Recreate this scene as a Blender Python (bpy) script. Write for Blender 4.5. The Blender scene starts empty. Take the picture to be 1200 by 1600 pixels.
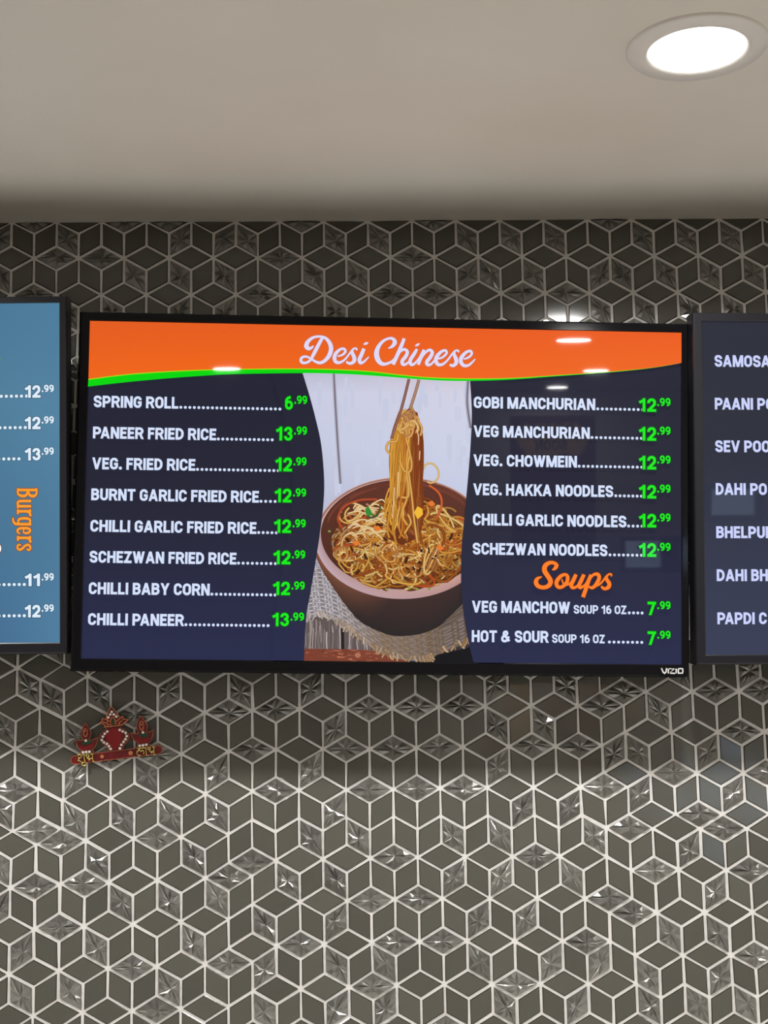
import bpy, bmesh, math, random
import numpy as np
from mathutils import Matrix, Vector, Quaternion

random.seed(7)
scene = bpy.context.scene
COL = scene.collection

# ------------------------------------------------------------------ camera
EYE = 1.6                      # camera height; the tiled wall stands 2.3 m away
WALL = 2.3
CEIL = EYE + 0.8755
FOC = 2400.0                   # focal length in pixels of the 1200 x 1600 frame
PITCH, YAW, ROLL = 0.17617, 0.038498, -0.019801


def camera_axes():
    cp, sp, cy, sy = math.cos(PITCH), math.sin(PITCH), math.cos(YAW), math.sin(YAW)
    F = np.array([sy * cp, cy * cp, sp])
    R = np.array([cy, -sy, 0.0])
    U = np.cross(R, F)
    c, s = math.cos(ROLL), math.sin(ROLL)
    return c * R + s * U, -s * R + c * U, F


AX_R, AX_U, AX_F = camera_axes()
cam_data = bpy.data.cameras.new('camera')
cam_data.sensor_fit = 'VERTICAL'
cam_data.sensor_height = 36.0
cam_data.lens = FOC / 1600 * 36.0
cam_data.clip_start = 0.05
cam = bpy.data.objects.new('camera', cam_data)
COL.objects.link(cam)
m = Matrix.Identity(4)
for r in range(3):
    m[r][0], m[r][1], m[r][2] = AX_R[r], AX_U[r], -AX_F[r]
m[2][3] = EYE
cam.matrix_world = m
scene.camera = cam

# ------------------------------------------------------------------ world, exposure
world = bpy.data.worlds.new('world')
scene.world = world
world.use_nodes = True
bg = world.node_tree.nodes['Background']
bg.inputs[0].default_value = (0.62, 0.78, 1.0, 1)
bg.inputs[1].default_value = 4.0
scene.view_settings.view_transform = 'Standard'
scene.view_settings.look = 'None'
scene.view_settings.exposure = 0.0
scene.view_settings.gamma = 1.0
scene.view_settings.use_curve_mapping = False
scene.cycles.max_bounces = 8
scene.cycles.diffuse_bounces = 5
scene.cycles.sample_clamp_indirect = 4.0


# light levels and surface values kept together for tuning
SPOT_POWER = 11.3
SPOT_ANGLE = 156.0
SHOP_POWER = 10.2
SHOP_ANGLE = 180.0
LENS_STRENGTH = 5.0
LIGHT_R = 0.085
TILE_COL = (0.100, 0.097, 0.083)
FOIL_COL = (0.185, 0.182, 0.168)
SCREEN_ROUGH = 0.022

# ------------------------------------------------------------------ helpers
def lin(r, g, b):
    out = []
    for c in (r, g, b):
        c /= 255.0
        out.append(c / 12.92 if c <= 0.04045 else ((c + 0.055) / 1.055) ** 2.4)
    return tuple(out)


def tag(o, label=None, cat=None, group=None, kind=None):
    if label: o['label'] = label
    if cat: o['category'] = cat
    if group: o['group'] = group
    if kind: o['kind'] = kind
    return o


def empty(name, loc=(0, 0, 0), parent=None):
    o = bpy.data.objects.new(name, None)
    o.empty_display_size = 0.05
    o.location = loc
    COL.objects.link(o)
    o.parent = parent
    return o


def mesh_obj(name, verts, faces, mats, parent=None, smooth=False, mat_index=None, loc=None, colors=None):
    me = bpy.data.meshes.new(name)
    me.from_pydata([tuple(v) for v in verts], [], faces)
    for mt in (mats if isinstance(mats, (list, tuple)) else [mats]):
        me.materials.append(mt)
    if mat_index is not None:
        me.polygons.foreach_set('material_index', mat_index)
    if smooth:
        me.polygons.foreach_set('use_smooth', [True] * len(me.polygons))
    if colors is not None:
        at = me.color_attributes.new('paint', 'FLOAT_COLOR', 'POINT')
        at.data.foreach_set('color', np.array([tuple(c) + (1.0,) for c in colors], dtype=np.float32).ravel())
    me.update()
    o = bpy.data.objects.new(name, me)
    COL.objects.link(o)
    if parent: o.parent = parent
    if loc: o.location = loc
    return o


def principled(name, color, rough=0.5, metal=0.0, spec=0.5, coat=0.0, emit=None, strength=1.0):
    mt = bpy.data.materials.new(name)
    mt.use_nodes = True
    b = mt.node_tree.nodes['Principled BSDF']
    b.inputs['Base Color'].default_value = tuple(color) + (1,)
    b.inputs['Roughness'].default_value = rough
    b.inputs['Metallic'].default_value = metal
    b.inputs['Specular IOR Level'].default_value = spec
    b.inputs['Coat Weight'].default_value = coat
    b.inputs['Coat Roughness'].default_value = 0.03
    if emit is not None:
        b.inputs['Emission Color'].default_value = tuple(emit) + (1,)
        b.inputs['Emission Strength'].default_value = strength
    return mt


def add_noise_color(mt, c1, c2, scale, detail=4, bump=0.0, bump_scale=None, dist=0.001):
    nt = mt.node_tree
    b = nt.nodes['Principled BSDF']
    tc = nt.nodes.new('ShaderNodeTexCoord')
    nz = nt.nodes.new('ShaderNodeTexNoise')
    nz.inputs['Scale'].default_value = scale
    nz.inputs['Detail'].default_value = detail
    nt.links.new(tc.outputs['Object'], nz.inputs['Vector'])
    rp = nt.nodes.new('ShaderNodeValToRGB')
    rp.color_ramp.elements[0].position = 0.3
    rp.color_ramp.elements[1].position = 0.7
    rp.color_ramp.elements[0].color = tuple(c1) + (1,)
    rp.color_ramp.elements[1].color = tuple(c2) + (1,)
    nt.links.new(nz.outputs['Fac'], rp.inputs['Fac'])
    nt.links.new(rp.outputs['Color'], b.inputs['Base Color'])
    if bump:
        n2 = nt.nodes.new('ShaderNodeTexNoise')
        n2.inputs['Scale'].default_value = bump_scale or scale * 4
        n2.inputs['Detail'].default_value = 4
        nt.links.new(tc.outputs['Object'], n2.inputs['Vector'])
        bp = nt.nodes.new('ShaderNodeBump')
        bp.inputs['Strength'].default_value = bump
        bp.inputs['Distance'].default_value = dist
        nt.links.new(n2.outputs['Fac'], bp.inputs['Height'])
        nt.links.new(bp.outputs['Normal'], b.inputs['Normal'])


def object_random_value(mt, lo, hi, base):
    """each tile a little lighter or darker than its neighbour"""
    nt = mt.node_tree
    b = nt.nodes['Principled BSDF']
    oi = nt.nodes.new('ShaderNodeObjectInfo')
    mr = nt.nodes.new('ShaderNodeMapRange')
    mr.inputs['To Min'].default_value = lo
    mr.inputs['To Max'].default_value = hi
    nt.links.new(oi.outputs['Random'], mr.inputs['Value'])
    hs = nt.nodes.new('ShaderNodeHueSaturation')
    hs.inputs['Color'].default_value = tuple(base) + (1,)
    nt.links.new(mr.outputs['Result'], hs.inputs['Value'])
    nt.links.new(hs.outputs['Color'], b.inputs['Base Color'])


def box_data(x0, x1, y0, y1, z0, z1):
    v = [(x0, y0, z0), (x1, y0, z0), (x1, y1, z0), (x0, y1, z0), (x0, y0, z1), (x1, y0, z1), (x1, y1, z1), (x0, y1, z1)]
    f = [(0, 3, 2, 1), (4, 5, 6, 7), (0, 1, 5, 4), (1, 2, 6, 5), (2, 3, 7, 6), (3, 0, 4, 7)]
    return v, f


class Shape:
    """collects boxes, lathes and tubes and links them as one mesh"""
    def __init__(self):
        self.v, self.f = [], []

    def add(self, v, f):
        n = len(self.v)
        self.v += [tuple(p) for p in v]
        self.f += [tuple(i + n for i in q) for q in f]
        return self

    def box(self, *a):
        return self.add(*box_data(*a))

    def lathe(self, profile, cx, cy, seg=48, axis='z'):
        v, f = [], []
        n = len(profile)
        for s in range(seg):
            a = 2 * math.pi * s / seg
            for (r, h) in profile:
                v.append((cx + r * math.cos(a), cy + r * math.sin(a), h))
        for s in range(seg):
            t = (s + 1) % seg
            for k in range(n - 1):
                f.append((s * n + k, t * n + k, t * n + k + 1, s * n + k + 1))
        return self.add(v, f)

    def tube(self, pts, r, seg=8, closed=False):
        pts = [Vector(p) for p in pts]
        n = len(pts)
        v, f = [], []
        for i, p in enumerate(pts):
            a = pts[i - 1] if (i > 0 or closed) else p
            b = pts[(i + 1) % n] if (i < n - 1 or closed) else p
            t = (b - a).normalized()
            up = Vector((0, 1, 0))
            if abs(t.dot(up)) > 0.95: up = Vector((1, 0, 0))
            s = t.cross(up).normalized()
            w = s.cross(t)
            for k in range(seg):
                an = 2 * math.pi * k / seg
                v.append(p + (s * math.cos(an) + w * math.sin(an)) * r)
        for i in range(n if closed else n - 1):
            j = (i + 1) % n
            for k in range(seg):
                l = (k + 1) % seg
                f.append((i * seg + k, i * seg + l, j * seg + l, j * seg + k))
        if not closed:
            f.append(tuple(range(seg))[::-1])
            f.append(tuple((n - 1) * seg + k for k in range(seg)))
        return self.add(v, f)

    def ball(self, c, r, sy=1.0, seg=8, rings=5):
        v, f = [], []
        for i in range(rings + 1):
            th = math.pi * i / rings
            for k in range(seg):
                a = 2 * math.pi * k / seg
                v.append((c[0] + r * math.sin(th) * math.cos(a), c[1] + r * sy * math.cos(th), c[2] + r * math.sin(th) * math.sin(a)))
        for i in range(rings):
            for k in range(seg):
                l = (k + 1) % seg
                f.append((i * seg + k, i * seg + l, (i + 1) * seg + l, (i + 1) * seg + k))
        return self.add(v, f)

    def build(self, name, mat, parent=None, smooth=False, loc=None):
        return mesh_obj(name, self.v, self.f, mat, parent, smooth, loc=loc)


def auto_smooth(o, angle=35):
    me = o.data
    me.polygons.foreach_set('use_smooth', [True] * len(me.polygons))
    bm = bmesh.new(); bm.from_mesh(me)
    for e in bm.edges:
        if len(e.link_faces) == 2 and e.calc_face_angle(0) > math.radians(angle):
            e.smooth = False
    bm.to_mesh(me); bm.free()


def ray(px, py):
    return AX_F + (px - 600) / FOC * AX_R + (800 - py) / FOC * AX_U


def on_wall(px, py, y=WALL):
    """point of the plane y = const seen at a photograph position"""
    d = ray(px, py)
    p = d * (y / d[1])
    return Vector((p[0], p[1], p[2] + EYE))


def on_ceiling(px, py):
    d = ray(px, py)
    p = d * ((CEIL - EYE) / d[2])
    return Vector((p[0], p[1], p[2] + EYE))

LATTICE = """0,-3,-4843,24767 0,-1,-4839,24379 0,1,-4830,23978 1,-2,-4485,24581 1,0,-4481,24171 1,2,-4473,23773 1,32,-4602,17813 1,34,-4598,17419 1,36,-4601,17032 1,38,-4608,16636 1,40,-4602,16231 1,42,-4607,15851 1,44,-4613,15442 1,46,-4631,15057 1,48,-4635,14646 1,50,-4626,14242 1,52,-4632,13845 1,54,-4623,13441 1,56,-4614,13033 2,-3,-4141,24767 2,-1,-4139,24374 2,1,-4132,23973 2,3,-4125,23584 2,33,-4246,17649 2,35,-4258,17225 2,37,-4255,16828 2,39,-4243,16462 2,41,-4261,16046 2,43,-4260,15638 2,45,-4266,15254 2,47,-4272,14864 2,49,-4275,14458 2,51,-4279,14060 2,53,-4270,13654 2,55,-4267,13260 2,57,-4270,12860 3,-2,-3798,24584 3,0,-3792,24166 3,2,-3786,23768 3,4,-3780,23375 3,32,-3919,17845 3,34,-3901,17471 3,36,-3897,17067 3,38,-3904,16670 3,40,-3886,16275 3,42,-3891,15883 3,44,-3907,15475 3,46,-3900,15087 3,48,-3910,14698 3,50,-3917,14293 3,52,-3914,13884 3,54,-3911,13473 3,56,-3918,13071 4,-3,-3450,24763 4,-1,-3440,24372 4,1,-3440,23973 4,3,-3435,23579 4,33,-3568,17685 4,35,-3562,17267 4,41,-3545,16083 4,43,-3544,15692 4,45,-3557,15303 4,47,-3551,14876 4,49,-3557,14492 4,51,-3562,14084 4,53,-3563,13682 4,55,-3562,13288 4,57,-3561,12898 5,-2,-3090,24580 5,0,-3091,24166 5,2,-3087,23765 5,4,-3083,23374 5,34,-3219,17497 5,40,-3210,16296 5,42,-3205,15897 5,44,-3200,15495 5,46,-3212,15107 5,48,-3214,14694 5,50,-3209,14293 5,52,-3211,13892 5,54,-3211,13485 5,56,-3213,13094 6,-3,-2748,24759 6,-1,-2740,24367 6,1,-2737,23973 6,3,-2739,23573 6,33,-2872,17708 6,35,-2873,17288 6,41,-2857,16093 6,43,-2849,15712 6,45,-2859,15312 6,47,-2863,14906 6,49,-2859,14510 6,51,-2867,14097 6,53,-2863,13693 6,55,-2862,13300 6,57,-2870,12892 7,-2,-2390,24575 7,0,-2395,24166 7,2,-2393,23762 7,4,-2391,23374 7,34,-2527,17506 7,36,-2525,17108 7,38,-2510,16686 7,40,-2508,16318 7,42,-2510,15920 7,44,-2510,15506 7,46,-2519,15118 7,48,-2517,14713 7,50,-2514,14302 7,52,-2512,13914 7,54,-2513,13498 7,56,-2511,13104 8,33,-2185,17709 8,35,-2177,17302 8,37,-2170,16906 8,39,-2181,16516 8,41,-2163,16107 8,43,-2162,15726 8,45,-2169,15315 8,47,-2168,14921 8,49,-2167,14529 8,51,-2167,14119 8,53,-2166,13712 8,55,-2162,13312 8,57,-2168,12908 9,-2,-1699,24568 9,0,-1704,24169 9,2,-1699,23760 9,4,-1694,23363 9,34,-1834,17513 9,36,-1834,17112 9,38,-1829,16713 9,40,-1821,16328 9,42,-1816,15934 9,44,-1820,15519 9,46,-1827,15130 9,48,-1815,14728 9,50,-1822,14321 9,52,-1826,13932 9,54,-1821,13513 9,56,-1821,13109 10,-3,-1348,24740 10,-1,-1354,24363 10,1,-1355,23958 10,3,-1351,23562 10,35,-1474,17306 10,37,-1480,16917 10,39,-1476,16550 10,41,-1476,16136 10,43,-1470,15747 10,45,-1482,15340 10,47,-1478,14941 10,49,-1475,14532 10,51,-1484,14145 10,53,-1476,13734 10,55,-1481,13334 10,57,-1487,12920 11,-2,-1003,24558 11,0,-1011,24159 11,2,-1013,23759 11,4,-1015,23357 11,34,-1123,17505 11,36,-1124,17130 11,38,-1131,16735 11,40,-1128,16361 11,42,-1137,15955 11,44,-1141,15535 11,46,-1140,15146 11,48,-1142,14752 11,50,-1137,14344 11,52,-1139,13939 11,54,-1143,13526 11,56,-1142,13126 11,58,-1135,12718 12,-3,-664,24741 12,-1,-662,24353 12,1,-665,23952 12,3,-668,23556 12,35,-775,17341 12,37,-773,16947 12,39,-780,16553 12,41,-783,16150 12,43,-798,15775 12,45,-797,15370 12,47,-792,14949 12,49,-790,14551 12,51,-790,14156 12,53,-793,13752 12,55,-792,13351 12,57,-790,12947 13,-2,-314,24559 13,0,-318,24159 13,2,-322,23754 13,4,-321,23356 13,34,-424,17536 13,36,-432,17134 13,38,-424,16745 13,40,-435,16360 13,42,-449,15953 13,44,-453,15542 13,46,-447,15170 13,48,-449,14760 13,50,-448,14358 13,52,-440,13957 13,54,-444,13565 13,56,-448,13132 13,58,-448,12734 14,-3,24,24736 14,-1,30,24354 14,1,29,23953 14,3,24,23556 14,35,-78,17340 14,37,-83,16946 14,39,-88,16545 14,41,-93,16144 14,43,-93,15761 14,45,-103,15374 14,47,-108,14957 14,49,-104,14552 14,51,-102,14163 14,53,-100,13759 14,55,-100,13352 14,57,-101,12957 15,-2,374,24557 15,0,370,24160 15,2,369,23754 15,4,371,23353 15,34,268,17536 15,36,261,17129 15,38,255,16738 15,40,257,16354 15,42,244,15949 15,44,244,15547 15,46,246,15160 15,48,244,14761 15,50,238,14359 15,52,244,13964 15,54,249,13549 15,56,247,13148 15,58,248,12750 16,-3,719,24732 16,-1,717,24354 16,1,723,23955 16,3,716,23551 16,35,605,17328 16,37,605,16938 16,39,603,16532 16,41,596,16130 16,43,589,15743 16,45,582,15367 16,47,586,14954 16,49,584,14555 16,51,589,14166 16,53,581,13761 16,55,592,13347 16,57,590,12963 17,-2,1069,24563 17,0,1065,24149 17,2,1057,23757 17,4,1062,23353 17,34,960,17529 17,36,947,17121 17,38,951,16727 17,40,955,16345 17,42,947,15949 17,44,938,15537 17,46,935,15169 17,48,934,14771 17,50,937,14371 17,52,941,13964 17,54,937,13573 17,56,936,13165 17,58,939,12760 18,-1,1417,24350 18,1,1408,23950 18,3,1404,23553 18,35,1298,17340 18,37,1296,16938 18,39,1298,16538 18,41,1289,16152 18,43,1292,15757 18,45,1288,15364 18,47,1278,14956 18,49,1273,14559 18,51,1278,14160 18,53,1273,13761 18,55,1275,13358 18,57,1282,12964 19,-2,1760,24559 19,0,1755,24150 19,2,1750,23759 19,4,1744,23350 19,34,1649,17524 19,36,1644,17132 19,38,1641,16736 19,40,1643,16351 19,42,1632,15940 19,44,1634,15542 19,46,1635,15145 19,48,1630,14761 19,50,1629,14369 19,52,1628,13962 19,54,1622,13562 19,56,1623,13160 19,58,1630,12743 20,-1,2103,24348 20,1,2104,23953 20,3,2093,23553 20,35,1992,17340 20,37,1992,16942 20,39,1988,16532 20,41,1981,16139 20,43,1982,15755 20,45,1978,15355 20,47,1983,14948 20,49,1976,14553 20,51,1972,14162 20,53,1972,13756 20,55,1964,13348 20,57,1971,12945 21,-2,2458,24560 21,0,2445,24150 21,2,2443,23759 21,4,2436,23349 21,34,2340,17524 21,36,2338,17132 21,38,2340,16737 21,40,2332,16347 21,42,2331,15934 21,44,2331,15532 21,46,2323,15136 21,48,2325,14746 21,50,2317,14354 21,52,2316,13947 21,54,2310,13546 21,56,2314,13148 21,58,2316,12726 22,-1,2798,24348 22,1,2792,23958 22,3,2791,23547 22,35,2683,17340 22,37,2674,16936 22,39,2672,16524 22,41,2666,16132 22,43,2669,15741 22,45,2672,15347 22,47,2677,14940 22,49,2670,14538 22,51,2662,14147 22,53,2664,13740 22,55,2661,13332 22,57,2666,12930 23,-2,3149,24555 23,0,3137,24151 23,2,3133,23754 23,4,3129,23349 23,34,3038,17524 23,36,3023,17127 23,38,3026,16729 23,40,3023,16341 23,42,3020,15925 23,44,3017,15525 23,46,3019,15126 23,48,3018,14731 23,50,3016,14343 23,52,3017,13935 23,54,3009,13534 23,56,3018,13138 23,58,3023,12715 24,-1,3489,24344 24,1,3487,23953 24,3,3484,23547 24,35,3377,17323 24,37,3376,16924 24,39,3369,16516 24,41,3373,16124 24,43,3369,15734 24,45,3370,15340 24,47,3366,14930 24,49,3364,14523 24,51,3365,14131 24,53,3360,13720 24,55,3360,13320 24,57,3363,12918 25,-2,3845,24553 25,0,3836,24148 25,2,3825,23743 25,4,3821,23348 25,36,3731,17100 25,38,3720,16717 25,40,3720,16328 25,42,3711,15930 25,44,3728,15495 25,46,3716,15111 25,48,3711,14716 25,50,3713,14317 25,52,3707,13904 25,54,3714,13514 25,56,3709,13122 25,58,3715,12709 26,-1,4192,24344 26,1,4182,23948 26,3,4177,23536 26,35,4070,17308 26,37,4065,16923 26,39,4059,16526 26,41,4070,16122 26,43,4079,15743 26,45,4077,15326 26,47,4053,14904 26,49,4063,14503 26,51,4064,14111 26,53,4057,13697 26,55,4056,13304 26,57,4073,12905 27,-2,4550,24554 27,0,4534,24149 27,2,4521,23748 27,4,4520,23342 27,34,4412,17494 27,36,4415,17112 27,38,4423,16711 27,40,4428,16303 27,42,4418,15905 27,44,4418,15509 27,46,4423,15111 27,48,4415,14697 27,50,4401,14313 27,52,4424,13903 27,54,4416,13497 27,56,4409,13098 27,58,4412,12692 28,-1,4891,24342 28,1,4885,23951 28,3,4870,23541 28,35,4763,17304 28,37,4757,16906 28,39,4773,16504 28,41,4765,16097 28,43,4773,15688 28,45,4754,15305 28,47,4761,14889 28,49,4765,14499 28,51,4770,14089 28,53,4759,13681 28,55,4762,13292 28,57,4765,12895 29,-2,5251,24555 29,0,5230,24146 29,2,5225,23743 29,4,5223,23344 29,34,5106,17489 29,36,5110,17100 29,38,5117,16691 29,40,5116,16302 29,42,5118,15891 29,44,5114,15495 29,46,5117,15101 29,48,5114,14698 29,50,5117,14297 29,52,5118,13883 29,54,5115,13486 29,56,5117,13077 29,58,5111,12675 30,-1,5592,24345 30,1,5584,23954 30,3,5575,23538 30,35,5459,17296 30,37,5461,16886 30,39,5468,16491 30,41,5470,16090 30,43,5473,15678 30,45,5456,15286 30,47,5474,14881 30,49,5471,14491 30,51,5466,14078 30,53,5467,13669 30,55,5473,13277 30,57,5474,12885 31,-2,5949,24556 31,0,5931,24147 31,2,5924,23743 31,4,5919,23347 31,34,5805,17489 31,36,5818,17094 31,38,5811,16683 31,40,5813,16288 31,42,5821,15889 31,44,5814,15485 31,46,5831,15081 31,48,5821,14676 31,50,5821,14277 31,52,5830,13872 31,54,5813,13465 31,56,5819,13060 31,58,5817,12663 32,-1,6290,24346 32,1,6285,23954 32,3,6268,23538 32,35,6169,17286 32,37,6162,16881 32,39,6166,16482 32,41,6161,16075 32,43,6167,15672 32,45,6167,15269 32,47,6159,14871 32,49,6182,14480 32,51,6176,14069 32,53,6178,13655 32,55,6178,13265 32,57,6184,12872 33,-2,6653,24557 33,0,6636,24144 33,2,6629,23743 33,4,6625,23341 33,34,6514,17477 33,36,6526,17094 33,38,6519,16672 34,-1,6991,24347 34,3,6973,23532"""
TEXTURED_AT = """8,370 54,354 106,370 90,402 159,402 8,438 52,455 212,432 194,354 262,352 282,372 282,430 115,492 175,480 285,480 351,375 386,372 438,402 472,354 521,372 590,368 350,430 489,432 559,430 402,460 350,485 454,482 525,482 590,458 642,402 678,352 730,372 799,372 868,372 731,430 765,430 834,430 610,460 679,460 818,460 885,460 731,485 938,430 971,430 938,485 1008,485 1004,372 1072,371 1142,370 952,352 1040,430 1109,430 1178,430 1072,482 1146,478 81,1035 45,1070 82,1095 155,1080 265,1075 11,1142 62,1168 112,1145 215,1112 24,1235 118,1218 172,1184 226,1210 245,1180 10,1270 60,1298 116,1280 191,1275 266,1278 248,1308 378,1080 359,1112 431,1108 486,1075 305,1138 522,1138 572,1105 394,1170 339,1205 540,1170 486,1202 432,1235 522,1270 572,1235 340,1278 486,1300 560,1300 468,1048 539,1045 775,1072 882,1075 648,1105 721,1105 778,1128 850,1132 612,1168 686,1168 832,1168 778,1198 651,1235 725,1235 818,1260 890,1262 708,1300 780,1298 975,1080 938,1102 1030,1112 1058,1058 1118,1080 1190,1080 1170,1052 960,1175 996,1175 902,1168 1106,1170 1159,1142 1052,1208 944,1228 999,1242 1145,1240 1198,1205 1092,1272 982,1292 928,1300 1130,1292 95,1318 0,1360 152,1345 246,1310 302,1328 54,1385 132,1380 -2,1412 189,1415 265,1410 94,1448 34,1485 150,1480 208,1510 302,1465 34,1552 112,1550 265,1542 245,1578 392,1346 359,1371 339,1400 450,1375 524,1372 414,1448 525,1440 580,1408 359,1504 414,1515 470,1475 526,1512 600,1502 414,1572 526,1572 580,1540 600,1570 320,1595 619,1338 709,1315 784,1312 838,1338 710,1370 785,1370 894,1368 654,1404 748,1438 821,1438 619,1470 692,1470 750,1502 862,1502 808,1535 789,1562 602,1570 900,1568 698,1605 928,1312 1022,1358 1075,1330 1172,1358 1118,1392 950,1402 990,1425 1048,1460 1121,1460 915,1470 936,1500 1178,1490 1012,1525 1125,1525 1015,1568 1090,1570 1165,1568 117,501 116,580"""

# ------------------------------------------------------------------ materials of the room
M = {}
M['grout'] = principled('grout', lin(205, 197, 186), 0.9)
add_noise_color(M['grout'], lin(214, 212, 209), lin(228, 226, 224), 60, 5, 0.5, 900, 0.0004)
M['ceiling_paint'] = principled('ceiling_paint', lin(226, 222, 214), 0.85)
add_noise_color(M['ceiling_paint'], lin(222, 217, 208), lin(230, 226, 219), 3, 3, 0.12, 260, 0.0005)
M['wall_paint'] = principled('wall_paint', lin(214, 208, 198), 0.8)
add_noise_color(M['wall_paint'], lin(210, 204, 194), lin(218, 213, 204), 5, 3, 0.1, 200, 0.0005)
M['floor_tile'] = principled('floor_tile', lin(176, 166, 152), 0.35)
add_noise_color(M['floor_tile'], lin(146, 138, 126), lin(166, 158, 147), 4, 6)
M['white_metal'] = principled('white_metal', lin(235, 232, 228), 0.35)
M['bounce_worktop'] = principled('bounce_worktop', lin(225, 222, 216), 0.3)
add_noise_color(M['bounce_worktop'], lin(232, 229, 224), lin(244, 242, 238), 25, 6)
M['cabinet'] = principled('cabinet', lin(70, 66, 62), 0.5)
M['lens'] = principled('lens', (0.9, 0.9, 0.9), 0.5, emit=(1.0, 0.95, 0.88), strength=LENS_STRENGTH)
M['window_glass'] = principled('window_glass', (0.9, 0.95, 1.0), 0.02)
_g = M['window_glass'].node_tree.nodes['Principled BSDF']
_g.inputs['Transmission Weight'].default_value = 1.0
M['frame_dark'] = principled('frame_dark', lin(50, 50, 52), 0.4, 0.6)

X0, X1, Y0 = -3.4, 3.6, -4.6


def struct(name, s, mat):
    return tag(s.build(name, mat), kind='structure')


struct('floor', Shape().box(X0 - .2, X1 + .2, Y0 - .2, WALL + .2, -0.1, 0), M['floor_tile'])
struct('ceiling', Shape().box(X0 - .2, X1 + .2, Y0 - .2, WALL + .2, CEIL, CEIL + 0.15), M['ceiling_paint'])
struct('wall_left', Shape().box(X0 - .15, X0, Y0 - .15, WALL, 0, CEIL), M['wall_paint'])
struct('wall_right', Shape().box(X1, X1 + .15, Y0 - .15, WALL, 0, CEIL), M['wall_paint'])
# the wall behind the camera, with one window that the glass tiles mirror
WX0, WX1, WZ0, WZ1 = 1.85, 2.95, 1.38, 1.60
front = Shape()
front.box(X0, WX0, Y0 - .15, Y0, 0, CEIL).box(WX1, X1, Y0 - .15, Y0, 0, CEIL)
front.box(WX0, WX1, Y0 - .15, Y0, 0, WZ0).box(WX0, WX1, Y0 - .15, Y0, WZ1, CEIL)
struct('wall_front', front, M['wall_paint'])
w = empty('window_1', ((WX0 + WX1) / 2, Y0 - .075, WZ0))
w['kind'] = 'structure'
h, wh = (WX1 - WX0) / 2, WZ1 - WZ0
fr = Shape()
for p, q in ((-h, -h + .04), (-h + .26, -h + .38), (-h + .70, -h + .78), (h - .04, h)):
    fr.box(p, q, -.03, .03, 0, wh)
fr.box(-h, h, -.03, .03, 0, .03).box(-h, h, -.03, .03, wh - .03, wh)
fr.build('window_frame', M['frame_dark'], w)
Shape().box(-h + .02, h - .02, -.004, .004, .03, wh - .03).build('pane', M['window_glass'], w)

# unseen pale counter below the frame, added to bounce light up
ct = tag(empty('bounce_counter', (0, 2.0, 0)), 'added unseen pale counter on dark cabinets, bounces light up the tiled wall', 'counter')
Shape().box(-3.0, 3.2, -.62, .295, .88, .92).build('bounce_worktop', M['bounce_worktop'], ct)
Shape().box(-3.0, 3.2, -.58, .295, 0.08, .88).build('cabinet', M['cabinet'], ct)


# ------------------------------------------------------------------ ceiling lights
def downlight(x, y, label, group='round ceiling downlights', power=SPOT_POWER, angle=SPOT_ANGLE):
    t = tag(empty('ceiling_light', (x, y, CEIL)), label, 'ceiling light', group)
    R = LIGHT_R
    prof = [(R, 0.0), (R * 1.0, -0.0025), (R * 0.985, -0.0045), (R * 0.80, -0.0062), (R * 0.735, -0.0068), (R * 0.70, -0.0052), (R * 0.69, -0.003)]
    tr = Shape().lathe(prof, 0, 0, 96).build('trim_ring', M['white_metal'], t, True)
    n = 96
    vs = [(0.70 * R * math.cos(2 * math.pi * k / n), 0.70 * R * math.sin(2 * math.pi * k / n), -0.0045) for k in range(n)] + [(0, 0, -0.0062)]
    mesh_obj('lens', vs, [((k + 1) % n, k, n) for k in range(n)], M['lens'], t, True)
    ld = bpy.data.lights.new('bulb', 'AREA')      # the lamp's own light, a disc the size of the lens
    ld.shape = 'DISK'
    ld.size = 1.36 * R
    ld.energy = power
    ld.color = (1.0, 0.985, 0.955)
    ld.spread = math.radians(angle)
    lo = bpy.data.objects.new('bulb', ld)
    lo.location = (0, 0, -0.0075)
    COL.objects.link(lo)
    lo.parent = t
    return t


c0 = on_ceiling(1089, 73)
LX, LY = c0.x, c0.y
print('downlight at', LX, LY, 'wall distance', WALL - LY)
downlight(LX, LY, 'lit round white recessed light in the ceiling above the right menu screen')
for dx, lab in ((-1.25, 'round ceiling light of the wall row above the left menu screen'), (-2.5, 'round ceiling light at the left end of the wall row'),
                (1.25, 'round ceiling light of the wall row, right of the one in view'), (2.5, 'round ceiling light at the right end of the wall row')):
    downlight(LX + dx, LY, lab)
for x, y, lab in ((.905, -.86, 'ceiling light mirrored in the orange header of the middle screen'), (1.335, -2.68, 'ceiling light mirrored at the right foot of the orange header'),
                  (1.42, -4.25, 'ceiling light nearest the window behind the viewer'), (-.352, -2.34, 'ceiling light mirrored in the green swoosh of the middle screen'),
                  (-2.2, -.86, 'ceiling light near the left wall of the shop'), (2.9, -.86, 'ceiling light near the right wall of the shop')):
    downlight(x, y, lab, 'ceiling lights over the shop floor', SHOP_POWER, SHOP_ANGLE)

# ------------------------------------------------------------------ tiled wall
M['tile_face'] = principled('tile_face', lin(96, 92, 80), 0.10, 0.0, 0.5)
object_random_value(M['tile_face'], 0.86, 1.12, TILE_COL)
M['tile_edge_shade'] = principled('tile_edge_shade', lin(34, 32, 29), 0.08, 0.0, 0.5)  # dark glass rim that also paints in the shadow line along the joints
M['foil_face'] = principled('foil_face', lin(120, 116, 106), 0.30, 0.6, 0.4, 0.45)
object_random_value(M['foil_face'], 0.85, 1.15, FOIL_COL)

wall = struct('wall_back', Shape().box(X0, X1, WALL, WALL + .2, 0, CEIL), M['grout'])

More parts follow.
